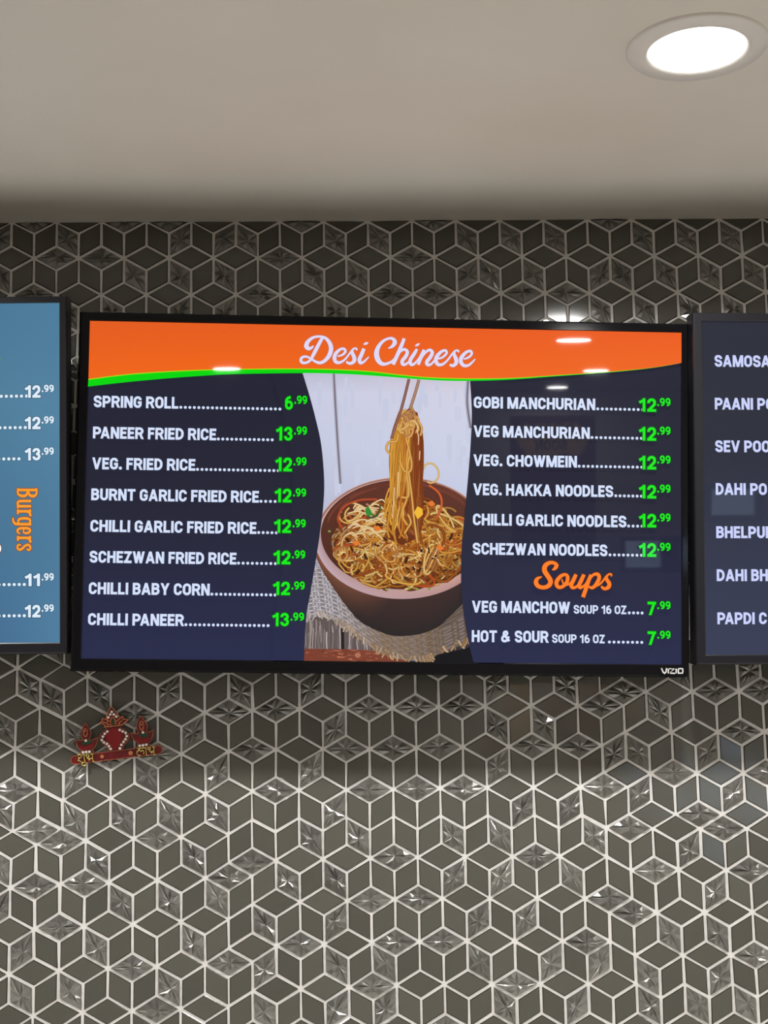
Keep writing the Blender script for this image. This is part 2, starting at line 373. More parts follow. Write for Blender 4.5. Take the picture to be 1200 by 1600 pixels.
S = 0.0400522
measured = {}
for rec in LATTICE.split():
    i, k, x, z = (int(a) for a in rec.split(','))
    measured[(i, k)] = (x / 1e4, z / 1e4)


def ideal(i, k):
    t = min(1.0, max(0.0, (k - 5) / 27.0))      # the top band was set a little apart from the rest
    return (-0.495031 + i * S * math.sqrt(3) / 2 + (1 - t) * 0.012176,
            0.832752 + EYE - k * S / 2 - (1 - t) * 0.017113)


keys = list(measured)
mk = np.array([ideal(*a) for a in keys])
mr = np.array([measured[a] for a in keys]) - mk


def vertex(i, k):
    if (i, k) in measured: return measured[(i, k)]
    p = np.array(ideal(i, k))
    d2 = ((mk - p) ** 2).sum(1)
    w = 1.0 / (d2 + 1e-5) ** 2
    r = (mr * w[:, None]).sum(0) / w.sum()
    return tuple(p + r)


def phase(kind, ci, ck):
    """which of the three settings of the mosaic sheet holds at a tile centre (column, half-row)"""
    left = ci < 2.75
    if ck < 10: return (0,)
    if left and not (kind == 'L' and ci > 2):
        if ck <= 44.25 and ck > 20:
            return (2, 0) if (kind == 'R' and ci > 2) else ((2,) if ci <= 2.5 else (0,))
    if ck <= 44.4:
        if ci > 26.6 and ck > 20: return (2,)
        if 26.4 < ci < 26.6 and ck > 20: return (0, 2) if kind == 'L' else ()
        return (0,)
    # below the seam
    if ci < 10.4: return (0,)
    if ci < 10.6: return (0, 2) if kind == 'L' else ()
    if ci < 26.4: return (2,)
    if ck > 56.4: return (2,)
    if ci < 26.6: return (0, 2) if kind == 'R' else ()
    return (0,)


def corners(kind, i, k):
    if kind == 'D': return [(i, k), (i + 1, k + 1), (i + 2, k), (i + 1, k - 1)]
    if kind == 'R': return [(i, k), (i, k + 2), (i + 1, k + 3), (i + 1, k + 1)]
    return [(i - 1, k + 1), (i - 1, k + 3), (i, k + 2), (i, k)]


tiles, used = [], {}
for k in range(-6, 78):
    for i in range(-34, 70):
        if (i + k) % 2 == 0: continue
        for kind in 'DRL':
            c = corners(kind, i, k)
            ci = sum(a[0] for a in c) / 4
            ck = sum(a[1] for a in c) / 4
            if (k % 3) not in phase(kind, ci, ck): continue
            # the two triangles of the rhombus, named by their corner sets
            short = {'D': (1, 3), 'R': (1, 3), 'L': (0, 2)}[kind]
            oth = [a for a in range(4) if a not in short]
            tri = [frozenset((c[short[0]], c[short[1]], c[a])) for a in oth]
            if any(t in used for t in tri): continue
            for t in tri: used[t] = 1
            tiles.append((kind, ci, ck, c))
# triangles no rhombus took: join neighbours, as the tiler does at a sheet edge
alltri = set()
for k in range(-6, 78):
    for i in range(-34, 70):
        if (i + k) % 2 == 0: continue
        for s in (1, -1):
            alltri.add(frozenset(((i, k), (i, k + 2), (i + s, k + 1))))
free = [t for t in alltri if t not in used]
fs = set(free)
extra = 0
for t in sorted(free, key=lambda q: sorted(q)):
    if t not in fs: continue
    for u in sorted(fs, key=lambda q: sorted(q)):
        if u is t or len(t & u) != 2: continue
        allv = t | u
        ci = sum(a[0] for a in t) / 6 + sum(a[0] for a in u) / 6
        ck = sum(a[1] for a in t) / 6 + sum(a[1] for a in u) / 6
        for kind in 'DRL':
            for a in allv:
                if set(corners(kind, *a)) == set(allv):
                    tiles.append((kind, ci, ck, corners(kind, *a))); fs.discard(t); fs.discard(u); extra += 1
                    break
            else: continue
            break
        break
left_in = [t for t in fs if all(0 <= a[0] <= 34 and (-3 < a[1] < 8 or 32 < a[1] < 60) for a in t)]
print('tiles', len(tiles), 'extra', extra, 'unfilled', len(left_in), [sorted(t) for t in left_in][:12])

GR = 0.00172                    # half a joint
SHP = {'D': [(-.8660254 * S, 0), (0, -.5 * S), (.8660254 * S, 0), (0, .5 * S)],
       'R': [(-.4330127 * S, .75 * S), (-.4330127 * S, -.25 * S), (.4330127 * S, -.75 * S), (.4330127 * S, .25 * S)],
       'L': [(-.4330127 * S, .25 * S), (-.4330127 * S, -.75 * S), (.4330127 * S, -.25 * S), (.4330127 * S, .75 * S)]}


def inset(poly, d):
    n = len(poly)
    out = []
    for a in range(n):
        p0, p1, p2 = (Vector(poly[(a + q) % n]) for q in (-1, 0, 1))
        e1, e2 = (p1 - p0).normalized(), (p2 - p1).normalized()
        n1, n2 = Vector((-e1.y, e1.x)), Vector((-e2.y, e2.x))
        mtr = (n1 + n2) / (1 + n1.dot(n2))
        out.append(p1 + mtr * d)
    return out


def smooth_tile_mesh(kind, j):
    rnd = random.Random(j)
    base = inset(SHP[kind], GR)
    edge = inset(SHP[kind], GR + 0.0002)
    face = inset(SHP[kind], GR + 0.0012)
    v = [(p.x, 0.0008, p.y) for p in base] + [(p.x, -0.0004, p.y) for p in edge] + [(p.x, -0.0012, p.y) for p in face]
    f, mi = [], []
    for lay in (0, 1):
        for a in range(4):
            b = (a + 1) % 4
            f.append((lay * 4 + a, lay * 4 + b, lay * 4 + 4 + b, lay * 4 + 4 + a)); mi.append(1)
    f.append((8, 9, 10, 11)); mi.append(0)
    me = bpy.data.meshes.new('smooth_tile')
    me.from_pydata(v, [], f)
    me.materials.append(M['tile_face']); me.materials.append(M['tile_edge_shade'])
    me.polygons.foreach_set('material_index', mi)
    return me


def faceted_tile_mesh(kind, j):
    rnd = random.Random(100 + j)
    base = inset(SHP[kind], GR)
    rim = inset(SHP[kind], GR + 0.0009)
    cx, cy = rnd.uniform(-.003, .003), rnd.uniform(-.003, .003)
    rays = []
    for a in range(4):
        p, q = rim[a], rim[(a + 1) % 4]
        for s in range(4):
            tt = (s + (rnd.uniform(-.2, .2) if s else 0)) / 4
            rays.append(p.lerp(q, tt))
    n = len(rays)
    v = [(p.x, 0.0008, p.y) for p in base]
    b0 = len(v)
    for s, p in enumerate(rays):
        v.append((p.x, -0.0006 - (0.0014 if s % 2 else 0.0) - rnd.uniform(0, .0011), p.y))
    r0 = len(v)
    for s, p in enumerate(rays):
        t = rnd.uniform(.40, .62)
        x, z = cx + (p.x - cx) * t, cy + (p.y - cy) * t
        v.append((x, -0.0012 - (0.0019 if s % 2 else 0.0) - rnd.uniform(0, .0013), z))
    v.append((cx, -0.0008 - rnd.uniform(0, .0012), cy))
    cc = len(v) - 1
    f, mi = [], []
    for a in range(4):
        b = (a + 1) % 4
        seg = [b0 + a * 4 + q for q in range(4)] + [b0 + (b * 4)]
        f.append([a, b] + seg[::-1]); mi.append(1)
    for s in range(n):
        t = (s + 1) % n
        if s % 2:
            f += [(b0 + s, b0 + t, r0 + s), (b0 + t, r0 + t, r0 + s)]
        else:
            f += [(b0 + s, b0 + t, r0 + t), (b0 + s, r0 + t, r0 + s)]
        f.append((r0 + s, r0 + t, cc)); mi += [0, 0, 0]
    me = bpy.data.meshes.new('faceted_tile')
    me.from_pydata(v, [], f)
    me.materials.append(M['foil_face']); me.materials.append(M['tile_edge_shade'])
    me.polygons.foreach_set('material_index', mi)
    return me


SMOOTH = {k: [smooth_tile_mesh(k, 0)] for k in 'DRL'}
FACET = {k: [faceted_tile_mesh(k, j * 3 + 'DRL'.index(k)) for j in range(9)] for k in 'DRL'}

cent = []
for (kind, ci, ck, c) in tiles:
    P = [Vector(vertex(*a)) for a in c]
    cent.append(sum(P, Vector((0, 0))) / 4)
textured = set()
for rec in TEXTURED_AT.split():
    px, py = (float(a) for a in rec.split(','))
    w = on_wall(px, py)
    d = [((q.x - w.x) ** 2 + (q.y - w.z) ** 2) for q in cent]
    j = min(range(len(d)), key=d.__getitem__)
    if d[j] < 0.017 ** 2: textured.add(j)
    else: print('texture mark off', rec, math.sqrt(d[j]))


def seen_px(x, z):
    p = np.array([x, WALL, z - EYE])
    zz = p @ AX_F
    return 600 + FOC * (p @ AX_R) / zz, 800 - FOC * (p @ AX_U) / zz


rnd = random.Random(5)
singles, rest = [], []
for j, (kind, ci, ck, c) in enumerate(tiles):
    x, z = cent[j]
    if z > CEIL + 0.012 or z < 0.95 or x < X0 or x > X1: continue
    px, py = seen_px(x, z)
    inside = -25 < px < 1225 and py < 1625
    hidden = (520 < py < 1010 and not (100 < px < 132 and py < 640)) or \
             (py >= 500 and py < 1035 and 140 < px < 1060) or (px < 88 and 480 < py < 1005) or (px > 1105 and 505 < py < 1025)
    tex = j in textured
    if not inside or hidden:
        tex = rnd.random() < 0.36
    # in-plane turn measured from the corners
    P = [Vector(vertex(*a)) for a in c]
    Q = [Vector(a) for a in SHP[kind]]
    s_, c_ = 0.0, 0.0
    for a, b in zip(P, Q):
        a = a - cent[j]
        s_ += b.x * a.y - b.y * a.x
        c_ += b.x * a.x + b.y * a.y
    ang = math.atan2(s_, c_)
    rec = (kind, x, z, ang, tex, rnd.randrange(9), rnd.gauss(0, .009), rnd.gauss(0, .009))
    (singles if inside and not hidden and z < CEIL - 0.008 else rest).append((py, rec))
singles.sort(key=lambda a: -a[0])
count = {'smooth_tile': 0, 'faceted_tile': 0}


def place(rec):
    kind, x, z, ang, tex, vi, tx, tz = rec
    return Matrix.Translation((x, WALL, z)) @ Matrix.Rotation(-ang, 4, 'Y') @ Matrix.Rotation(tx, 4, 'X') @ Matrix.Rotation(tz, 4, 'Z')


for py, rec in singles:
    nm = 'faceted_tile' if rec[4] else 'smooth_tile'
    if count[nm] >= 300:
        rest.append((py, rec)); continue
    count[nm] += 1
    me = FACET[rec[0]][rec[5]] if rec[4] else SMOOTH[rec[0]][0]
    o = bpy.data.objects.new(nm, me)
    COL.objects.link(o)
    o.parent = wall
    o.matrix_world = place(rec)
print('tile parts', count, 'joined', len(rest))
vv, ff, mi = [], [], []
for py, rec in rest:
    me = FACET[rec[0]][rec[5]] if rec[4] else SMOOTH[rec[0]][0]
    T_ = place(rec)
    n = len(vv)
    top = CEIL - 0.0005
    for q in me.vertices:
        w = T_ @ q.co
        vv.append((w.x, w.y, min(w.z, top)))
    base = 2 if rec[4] else 0
    for pl in me.polygons:
        ff.append(tuple(n + a for a in pl.vertices)); mi.append(pl.material_index + base)
mesh_obj('tile_field', vv, ff, [M['tile_face'], M['tile_edge_shade'], M['foil_face'], M['tile_edge_shade']], wall, mat_index=mi)['kind'] = 'stuff'

# ------------------------------------------------------------------ lettering
HW = 0.106


def fillet(path, closed=False, n=7):
    """polyline with rounded corners: points are (x, y) or (x, y, radius)"""
    pts = [Vector(p[:2]) for p in path]
    rad = [p[2] if len(p) > 2 else 0 for p in path]
    out = []
    N = len(pts)
    for i in range(N):
        if rad[i] == 0 or (not closed and i in (0, N - 1)):
            out.append(pts[i]); continue
        a, b, c = pts[i - 1], pts[i], pts[(i + 1) % N]
        d1, d2 = (a - b), (c - b)
        l1, l2 = d1.length, d2.length
        d1.normalize(); d2.normalize()
        ang = math.acos(max(-1, min(1, d1.dot(d2))))
        t = min(rad[i] / math.tan(ang / 2), l1 * .5 if (rad[i - 1] or closed) else l1, l2 * .5 if (rad[(i + 1) % N] or closed) else l2)
        p, q = b + d1 * t, b + d2 * t
        for s in range(n + 1):
            u = s / n
            wq = math.sin(ang / 2)          # conic weight of a true circular corner
            den = (1 - u) ** 2 + 2 * wq * u * (1 - u) + u ** 2
            out.append((p * (1 - u) ** 2 + b * (2 * wq * u * (1 - u)) + q * u ** 2) / den)
    if closed: out.append(out[0].copy())
    keep = [out[0]]
    for p in out[1:]:
        if (p - keep[-1]).length > 1e-4: keep.append(p)
    if closed and (keep[-1] - keep[0]).length > 1e-4: keep.append(keep[0].copy())
    return keep


def ribbon(pts, hws, closed=False):
    """left and right edge of a pen stroke"""
    n = len(pts)
    L, R = [], []
    for i in range(n):
        if closed and i in (0, n - 1):
            a, b, c = pts[n - 2], pts[0], pts[1]
        else:
            a, b, c = pts[max(i - 1, 0)], pts[i], pts[min(i + 1, n - 1)]
        d1, d2 = b - a, c - b
        if d1.length < 1e-9: d1 = d2
        if d2.length < 1e-9: d2 = d1
        d1 = d1.normalized(); d2 = d2.normalized()
        n1, n2 = Vector((-d1.y, d1.x)), Vector((-d2.y, d2.x))
        k = 1 + n1.dot(n2)
        mt = (n1 + n2) / k if k > 0.35 else n2
        L.append(b + mt * hws[i]); R.append(b - mt * hws[i])
    return L, R


# glyph: width, strokes;  stroke = ('s', path, closed, cap0, cap1) on the pen's centre line, ('d', x0, y0, x1, y1) a slanted bar cut level
r_ = .30
GL = {
 'A': (.80, [('d', .0, 0, .5, 1), ('d', 1, 0, .5, 1), ('s', [(.2, .24), (.8, .24)], 0, 0, 0)]),
 'B': (.68, [('s', [(0, 0), (0, 1)], 0, 1, 1), ('s', [(0, 1), (.94, 1, .22), (.94, .54, .22), (0, .54)], 0, 0, 0), ('s', [(0, .54), (1, .54, .24), (1, 0, .24), (0, 0)], 0, 0, 0)]),
 'C': (.68, [('s', [(1, .68), (1, 1, r_), (0, 1, r_), (0, 0, r_), (1, 0, r_), (1, .32)], 0, 0, 0)]),
 'D': (.69, [('s', [(0, 0), (0, 1), (1, 1, .34), (1, 0, .34), (0, 0)], 0, 1, 1)]),
 'E': (.57, [('s', [(1, 1), (0, 1), (0, 0), (1, 0)], 0, 1, 1), ('s', [(0, .52), (.86, .52)], 0, 0, 1)]),
 'F': (.56, [('s', [(1, 1), (0, 1), (0, 0)], 0, 1, 1), ('s', [(0, .5), (.86, .5)], 0, 0, 1)]),
 'G': (.69, [('s', [(1, .72), (1, 1, r_), (0, 1, r_), (0, 0, r_), (1, .02, .2), (1, .46), (.52, .46)], 0, 0, 0)]),
 'H': (.71, [('s', [(0, 0), (0, 1)], 0, 1, 1), ('s', [(1, 0), (1, 1)], 0, 1, 1), ('s', [(0, .52), (1, .52)], 0, 0, 0)]),
 'I': (.225, [('s', [(.5, 0), (.5, 1)], 0, 1, 1)]),
 'K': (.73, [('s', [(0, 0), (0, 1)], 0, 1, 1), ('d', .02, .30, 1, 1), ('d', .38, .62, 1.06, 0)]),
 'L': (.56, [('s', [(0, 1), (0, 0), (1, 0)], 0, 1, 1)]),
 'M': (.93, [('s', [(0, 0), (0, 1)], 0, 1, 1), ('s', [(1, 0), (1, 1)], 0, 1, 1), ('d', .5, 0, .06, 1), ('d', .5, 0, .94, 1)]),
 'N': (.72, [('s', [(0, 0), (0, 1)], 0, 1, 1), ('s', [(1, 0), (1, 1)], 0, 1, 1), ('d', .98, 0, .02, 1)]),
 'O': (.71, [('s', [(0, 0, r_), (0, 1, r_), (1, 1, r_), (1, 0, r_)], 1, 0, 0)]),
 'P': (.69, [('s', [(0, 0), (0, 1), (1, 1, .24), (1, .42, .24), (0, .42)], 0, 1, 0)]),
 'R': (.71, [('s', [(0, 0), (0, 1), (.98, 1, .24), (.98, .46, .24), (0, .46)], 0, 1, 0), ('d', 1.05, 0, .58, .5)]),
 'S': (.68, [('s', [(1, .72), (1, 1, r_), (0, 1, r_), (0, .58, .2), (1, .42, .2), (1, 0, r_), (0, 0, r_), (0, .28)], 0, 0, 0)]),
 'T': (.68, [('s', [(0, 1), (1, 1)], 0, 1, 1), ('s', [(.5, 1), (.5, 0)], 0, 0, 1)]),
 'U': (.69, [('s', [(0, 1), (0, 0, r_), (1, 0, r_), (1, 1)], 0, 1, 1)]),
 'V': (.78, [('d', .5, 0, 0, 1), ('d', .5, 0, 1, 1)]),
 'W': (1.04, [('d', .27, 0, .0, 1), ('d', .27, 0, .5, 1), ('d', .73, 0, .5, 1), ('d', .73, 0, 1, 1)]),
 'Y': (.76, [('d', .5, .38, 0, 1), ('d', .5, .38, 1, 1), ('s', [(.5, .45), (.5, 0)], 0, 0, 1)]),
 'Z': (.66, [('s', [(0, 1), (1, 1)], 0, 1, 1), ('s', [(0, 0), (1, 0)], 0, 1, 1), ('d', .02, .0, .98, 1)]),
 '&': (.84, [('s', [(1.0, .0), (.22, .72), (.22, 1, .16), (.68, 1, .16), (.68, .74, .14), (0, .42, .22), (0, 0, .24), (.62, 0, .24), (.92, .5)], 0, 0, 0)]),
 '1': (.50, [('s', [(.88, 0), (.88, 1)], 0, 1, 1), ('s', [(.05, .78), (.88, .95)], 0, 1, 0)]),
 '2': (.64, [('s', [(0, .68), (0, 1, .26), (.96, 1, .26), (.96, .56, .2), (.04, .02)], 0, 0, 0), ('s', [(0, 0), (1, 0)], 0, 1, 1)]),
 '3': (.63, [('s', [(0, .72), (0, 1, .26), (.95, 1, .26), (.95, .53, .2), (.4, .53)], 0, 0, 0), ('s', [(.4, .53), (1, .53, .22), (1, 0, .26), (0, 0, .26), (0, .28)], 0, 0, 0)]),
 '6': (.65, [('s', [(.82, 1.0), (.45, .98, .3), (0, .8, .4), (0, 0, .28), (1, 0, .26), (1, .6, .26), (.04, .6, .2), (0, .3)], 0, 0, 0)]),
 '7': (.63, [('s', [(0, 1), (1, 1)], 0, 1, 1), ('d', .2, 0, .98, 1)]),
 '9': (.65, [('s', [(.18, .0), (.55, .02, .3), (1, .2, .4), (1, 1, .28), (0, 1, .26), (0, .4, .26), (.96, .4, .2), (1, .7)], 0, 0, 0)]),
 '.': (.26, [('dot',)]),
}
SB = .075


def glyph_quads(ch, hw=HW):
    """list of (quad strips) of a letter in cap heights"""
    w, strokes = GL[ch]
    W_, out = w - 2 * HW, []
    P = lambda x, y: (HW + x * W_, HW + y * (1 - 2 * HW))
    g = hw - HW
    for st in strokes:
        if st[0] == 's':
            _, path, closed, c0, c1 = st
            pp = [P(*p[:2]) + tuple(p[2:]) for p in path]
            pts = fillet(pp, bool(closed))
            if c0: pts[0] = pts[0] + (pts[0] - pts[1]).normalized() * hw
            if c1: pts[-1] = pts[-1] + (pts[-1] - pts[-2]).normalized() * hw
            if g > 0 and not closed:
                if not c0: pts[0] = pts[0] + (pts[0] - pts[1]).normalized() * g
                if not c1: pts[-1] = pts[-1] + (pts[-1] - pts[-2]).normalized() * g
            out.append(ribbon(pts, [hw] * len(pts), bool(closed)))
        elif st[0] == 'd':
            _, x0, y0, x1, y1 = st
            # level-cut slanted bar, from the foot to the top of the letter box
            xa, xb = HW + x0 * W_, HW + x1 * W_
            ya, yb = y0, y1
            if y0 not in (0, 1): ya = HW + y0 * (1 - 2 * HW)
            if y1 not in (0, 1): yb = HW + y1 * (1 - 2 * HW)
            ln = math.hypot(xb - xa, yb - ya)
            h = hw * ln / abs(yb - ya) * 0.97
            sg = 1 if yb > ya else -1
            ya, yb = ya - g * sg, yb + g * sg
            out.append(([Vector((xa - h, ya)), Vector((xb - h, yb))], [Vector((xa + h, ya)), Vector((xb + h, yb))]))
        else:
            c = Vector((.13, .13)); rr = .135 + g
            L = [c + Vector((rr * math.cos(a), rr * math.sin(a))) for a in [math.pi / 2 + math.pi * q / 8 for q in range(9)]]
            R = [Vector((2 * c.x - p.x, p.y)) for p in L]
            out.append((L, R))
    return w, out


KERN = {'PA': -.12, 'LT': -.08, 'AV': -.08, 'VA': -.08, 'AY': -.08, 'RT': -.02, 'BA': -.02, 'AB': -.01, 'AA': -.04, 'KA': -.04, 'SA': -.03, 'MA': -.02, 'IA': -.02}


def text_width(s):
    x = 0
    for k, ch in enumerate(s):
        x += .30 if ch == ' ' else GL[ch][0] + SB + KERN.get(s[k:k + 2], 0)
    return x - SB


class Painter:
    """flat print of a screen: ribbons and patches laid a few microns apart, all in screen coordinates"""
    def __init__(self, tv):
        self.tv = tv
        self.v, self.f, self.c = [], [], []

    def quad_strip(self, L, R, cl, cr=None, dz=0.0):
        tv = self.tv
        n0 = len(self.v)
        cr = cr or cl
        n = len(L)
        for i in range(n):
            a, b = L[i], R[i]
            y = -tv.level - dz * i
            self.v += [(a[0], y, a[1]), (b[0], y, b[1])]
            self.c += [cl if not isinstance(cl, list) else cl[i], cr if not isinstance(cr, list) else cr[i]]
        for i in range(n - 1):
            self.f.append((n0 + 2 * i, n0 + 2 * i + 1, n0 + 2 * i + 3, n0 + 2 * i + 2))
        tv.level += 5e-6

    def strand(self, pts, hws, core, rim, dz=0.0):
        """rounded strand: lighter middle, darker sides"""
        tv = self.tv
        pts = [Vector(p) for p in pts]
        L, R = ribbon(pts, hws)
        n0 = len(self.v)
        for i, p in enumerate(pts):
            y = -tv.level - dz * i
            c = core[i] if isinstance(core, list) else core
            self.v += [(L[i][0], y, L[i][1]), (p[0], y, p[1]), (R[i][0], y, R[i][1])]
            self.c += [rim, c, rim]
        for i in range(len(pts) - 1):
            for s in (0, 1):
                self.f.append((n0 + 3 * i + s, n0 + 3 * i + s + 1, n0 + 3 * i + s + 4, n0 + 3 * i + s + 3))
        tv.level += 4e-6

    def poly(self, pts, col):
        n0 = len(self.v)
        for i, p in enumerate(pts):
            self.v.append((p[0], -self.tv.level, p[1]))
            self.c.append(col[i] if isinstance(col, list) else col)
        self.f.append(tuple(range(n0, n0 + len(pts))))
        self.tv.level += 5e-6

    def text(self, s, u, v, cap, xs, col, outline=None, hw=HW):
        """letters from u on the line v, cap height and horizontal stretch given"""
        for pas in ((1, 0) if outline else (0,)):
            x = u
            for k, ch in enumerate(s):
                if ch == ' ':
                    x += .30 * cap * xs; continue
                w, strips = glyph_quads(ch, hw + (0.05 if pas else 0))
                for L, R in strips:
                    tf = lambda p: (x + p[0] * cap * xs, v + p[1] * cap)
                    self.quad_strip([tf(p) for p in L], [tf(p) for p in R], outline if pas else col)
                    self.tv.level -= 5e-6
                x += (w + SB + KERN.get(s[k:k + 2], 0)) * cap * xs
            self.tv.level += 6e-6

    def dots(self, u0, u1, v, pitch, rad, col):
        n = max(1, int(round((u1 - u0) / pitch)) + 1)
        for k in range(n):
            cx = u0 + (u1 - u0) * k / max(1, n - 1)
            L = [(cx + rad * math.cos(a), v + rad * math.sin(a)) for a in [math.pi / 2 + math.pi * q / 7 for q in range(8)]]
            R = [(2 * cx - p[0], p[1]) for p in L]
            self.quad_strip(L, R, col); self.tv.level -= 5e-6
        self.tv.level += 5e-6

    def pen(self, pts, col, sub=5, rim=None):
        """smooth free-hand stroke through (x, y, width) points"""
        P_ = [np.array(p, float) for p in pts]
        out = []
        n = len(P_)
        for i in range(n - 1):
            p0, p1, p2, p3 = P_[max(i - 1, 0)], P_[i], P_[i + 1], P_[min(i + 2, n - 1)]
            for s in range(sub):
                t = s / sub
                out.append(.5 * ((2 * p1) + (-p0 + p2) * t + (2 * p0 - 5 * p1 + 4 * p2 - p3) * t * t + (-p0 + 3 * p1 - 3 * p2 + p3) * t ** 3))
        out.append(P_[-1])
        pt = [Vector((p[0], p[1])) for p in out]
        L, R = ribbon(pt, [max(p[2], 1e-5) / 2 for p in out])
        self.quad_strip(L, R, col, dz=2e-7)

    def build(self, name, parent, mat):
        return mesh_obj(name, self.v, self.f, mat, parent, colors=self.c)


M['screen'] = principled('screen', (0.004, 0.004, 0.005), SCREEN_ROUGH, 0.0, 0.17)
_nt = M['screen'].node_tree
_at = _nt.nodes.new('ShaderNodeAttribute'); _at.attribute_name = 'paint'
_nt.links.new(_at.outputs['Color'], _nt.nodes['Principled BSDF'].inputs['Emission Color'])
_nt.nodes['Principled BSDF'].inputs['Emission Strength'].default_value = 1.0
M['gloss_black'] = principled('gloss_black', lin(8, 8, 12), 0.07, 0.0, 0.3)
M['satin_black'] = principled('satin_black', lin(24, 24, 30), 0.34, 0.0, 0.4)
M['housing'] = principled('housing', lin(20, 20, 22), 0.6)
M['logo_silver'] = principled('logo_silver', lin(225, 225, 225), 0.35, 0.2)
M['mount_steel'] = principled('mount_steel', lin(40, 40, 42), 0.5, 0.7)


TVK = 2.178 / 2.20             # distance of the screens along the line of sight


class TV:
    def __init__(self, cx, cz, width, tilt, yaw, roll, margins, frame_mat, label, group, lip=0.004):
        self.level = 2e-5
        self.w, self.h = width * TVK, width * TVK * 9 / 16
        self.mat = Matrix.Translation((cx * TVK, 2.20 * TVK, cz * TVK + EYE)) @ Matrix.Rotation(yaw, 4, 'Z') @ Matrix.Rotation(tilt, 4, 'X') @ Matrix.Rotation(roll, 4, 'Y')
        self.inv = self.mat.inverted()
        t = self.root = tag(empty('television'), label, 'television', group)
        t.matrix_world = self.mat
        w, h = self.w / 2, self.h / 2
        l, r, tp, b = margins
        # frame: one profile swept round the screen
        prof = [(0, 0.0006), (0.0, -lip * .8), (0.08, -lip), (0.80, -lip), (0.93, -lip * .8), (1.0, -lip * .2), (1.0, 0.026)]
        v, f = [], []
        for (o, y) in prof:
            v += [(-w - l * o, y, -h - b * o), (w + r * o, y, -h - b * o), (w + r * o, y, h + tp * o), (-w - l * o, y, h + tp * o)]
        for k in range(len(prof) - 1):
            for a in range(4):
                c = (a + 1) % 4
                f.append((k * 4 + a, k * 4 + c, k * 4 + 4 + c, k * 4 + 4 + a))
        self.bezel = mesh_obj('bezel', v, f, frame_mat, t)
        # back shell, stepped
        s = Shape().box(-w - l * .98, w + r * .98, .010, .030, -h - b * .98, h + tp * .98)
        s.box(-w * .72, w * .72, .030, .045, -h * .8, h * .62)
        for k in range(9):
            s.box(-w * .6 + k * .05, -w * .6 + k * .05 + .035, .0445, .0465, h * .35, h * .5)
        s.build('back_housing', M['housing'], t)
        # screen glass with its picture as flat print
        self.screen = self.backdrop = None

    def at(self, px, py):
        """screen coordinates of a photograph position"""
        o = self.inv @ Vector((0, 0, EYE))
        d = self.inv.to_3x3() @ Vector([float(a) for a in ray(px, py)])
        t = -o.y / d.y
        return (o.x + d.x * t, o.z + d.z * t)

    def make_screen(self, colour):
        nx, nz = 24, 14
        v, c, f = [], [], []
        for j in range(nz + 1):
            for i in range(nx + 1):
                a, b = i / nx, j / nz
                v.append((-self.w / 2 + a * self.w, 0, -self.h / 2 + b * self.h)); c.append(colour(a, b))
        for j in range(nz):
            for i in range(nx):
                k = j * (nx + 1) + i
                f.append((k, k + 1, k + nx + 2, k + nx + 1))
        self.screen = mesh_obj('screen', v, f, M['screen'], self.root, colors=c)
        return self.screen

    def mount(self):
        """two steel rails from the wall to the set"""
        for x in (-.2, .2):
            s = Shape()
            for z in (-.15, .15):
                p = self.inv @ Vector((self.mat.translation.x + x, WALL - .0015, self.mat.translation.z + z))
                s.box(p.x - .012, p.x + .012, .0455, p.y - .001, p.z - .012, p.z + .012)
            s.box(p.x - .015, p.x + .015, .0455, .0475, -.20, .19)
            s.build('wall_mount', M['mount_steel'], self.root)


def mix(a, b, t):
    return tuple(a[i] * (1 - t) + b[i] * t for i in range(3))


WHITE = lin(214, 226, 252)
GREEN = lin(20, 236, 24)
GREEN_OUT = lin(4, 92, 18)

# ================================================================== middle screen
main = TV(.088067, .419761, .869673, .104775, .008049, .026503, (.0150, .0108, .0140, .0185), M['gloss_black'],
          'middle menu screen in a glossy black frame with orange header and noodle bowl picture', 'menu screens on the tiled wall')
main.make_screen(lambda a, b: mix(lin(38, 42, 74), lin(34, 35, 52), min(1, b * 2.2)))
PW, PH = main.w / 2, main.h / 2


def ppx(x, y):                    # position inside the noodle picture (3.333 x the photograph)
    return main.at(460 + x * .3, 570 + y * .3)


def sp(pts, n=6):
    """Catmull-Rom through plain points"""
    P_ = [np.array(p, float) for p in pts]
    out = []
    for i in range(len(P_) - 1):
        p0, p1, p2, p3 = P_[max(i - 1, 0)], P_[i], P_[i + 1], P_[min(i + 2, len(P_) - 1)]
        for s in range(n):
            t = s / n
            out.append(tuple(.5 * ((2 * p1) + (-p0 + p2) * t + (2 * p0 - 5 * p1 + 4 * p2 - p3) * t * t + (-p0 + 3 * p1 - 3 * p2 + p3) * t ** 3)))
    out.append(tuple(P_[-1]))
    return out


SC = 0.3 / 1063.0                 # metres on the screen per unit of the picture trace
pic = Painter(main)
rn = random.Random(11)


def pq(pts): return [ppx(*p) for p in pts]


def stroke(pts, w, core, rim, n=6, taper=True):
    s = sp(pts, n)
    ws = [w * SC / 2 * ((0.55 + 0.45 * math.sin(math.pi * min(1, (i + 1) / len(s) * 1.0)) ** .5) if taper else 1) for i in range(len(s))]
    pic.strand(pq(s), ws, core, rim, dz=3e-8)


def shade_rows(rows, x0, x1, col):
    """smooth backdrop: list of (y, colour left, colour right)"""
    for (ya, la, ra), (yb, lb, rb) in zip(rows[:-1], rows[1:]):
        n = 6
        L, R, cl, cr = [], [], [], []
        for k in range(n + 1):
            t = k / n
            x = x0 + (x1 - x0) * t
            L.append(ppx(x, ya)); R.append(ppx(x, yb)); cl.append(mix(la, ra, t)); cr.append(mix(lb, rb, t))
        pic.quad_strip(L, R, cl, cr)
        main.level -= 5e-6
    main.level += 5e-6


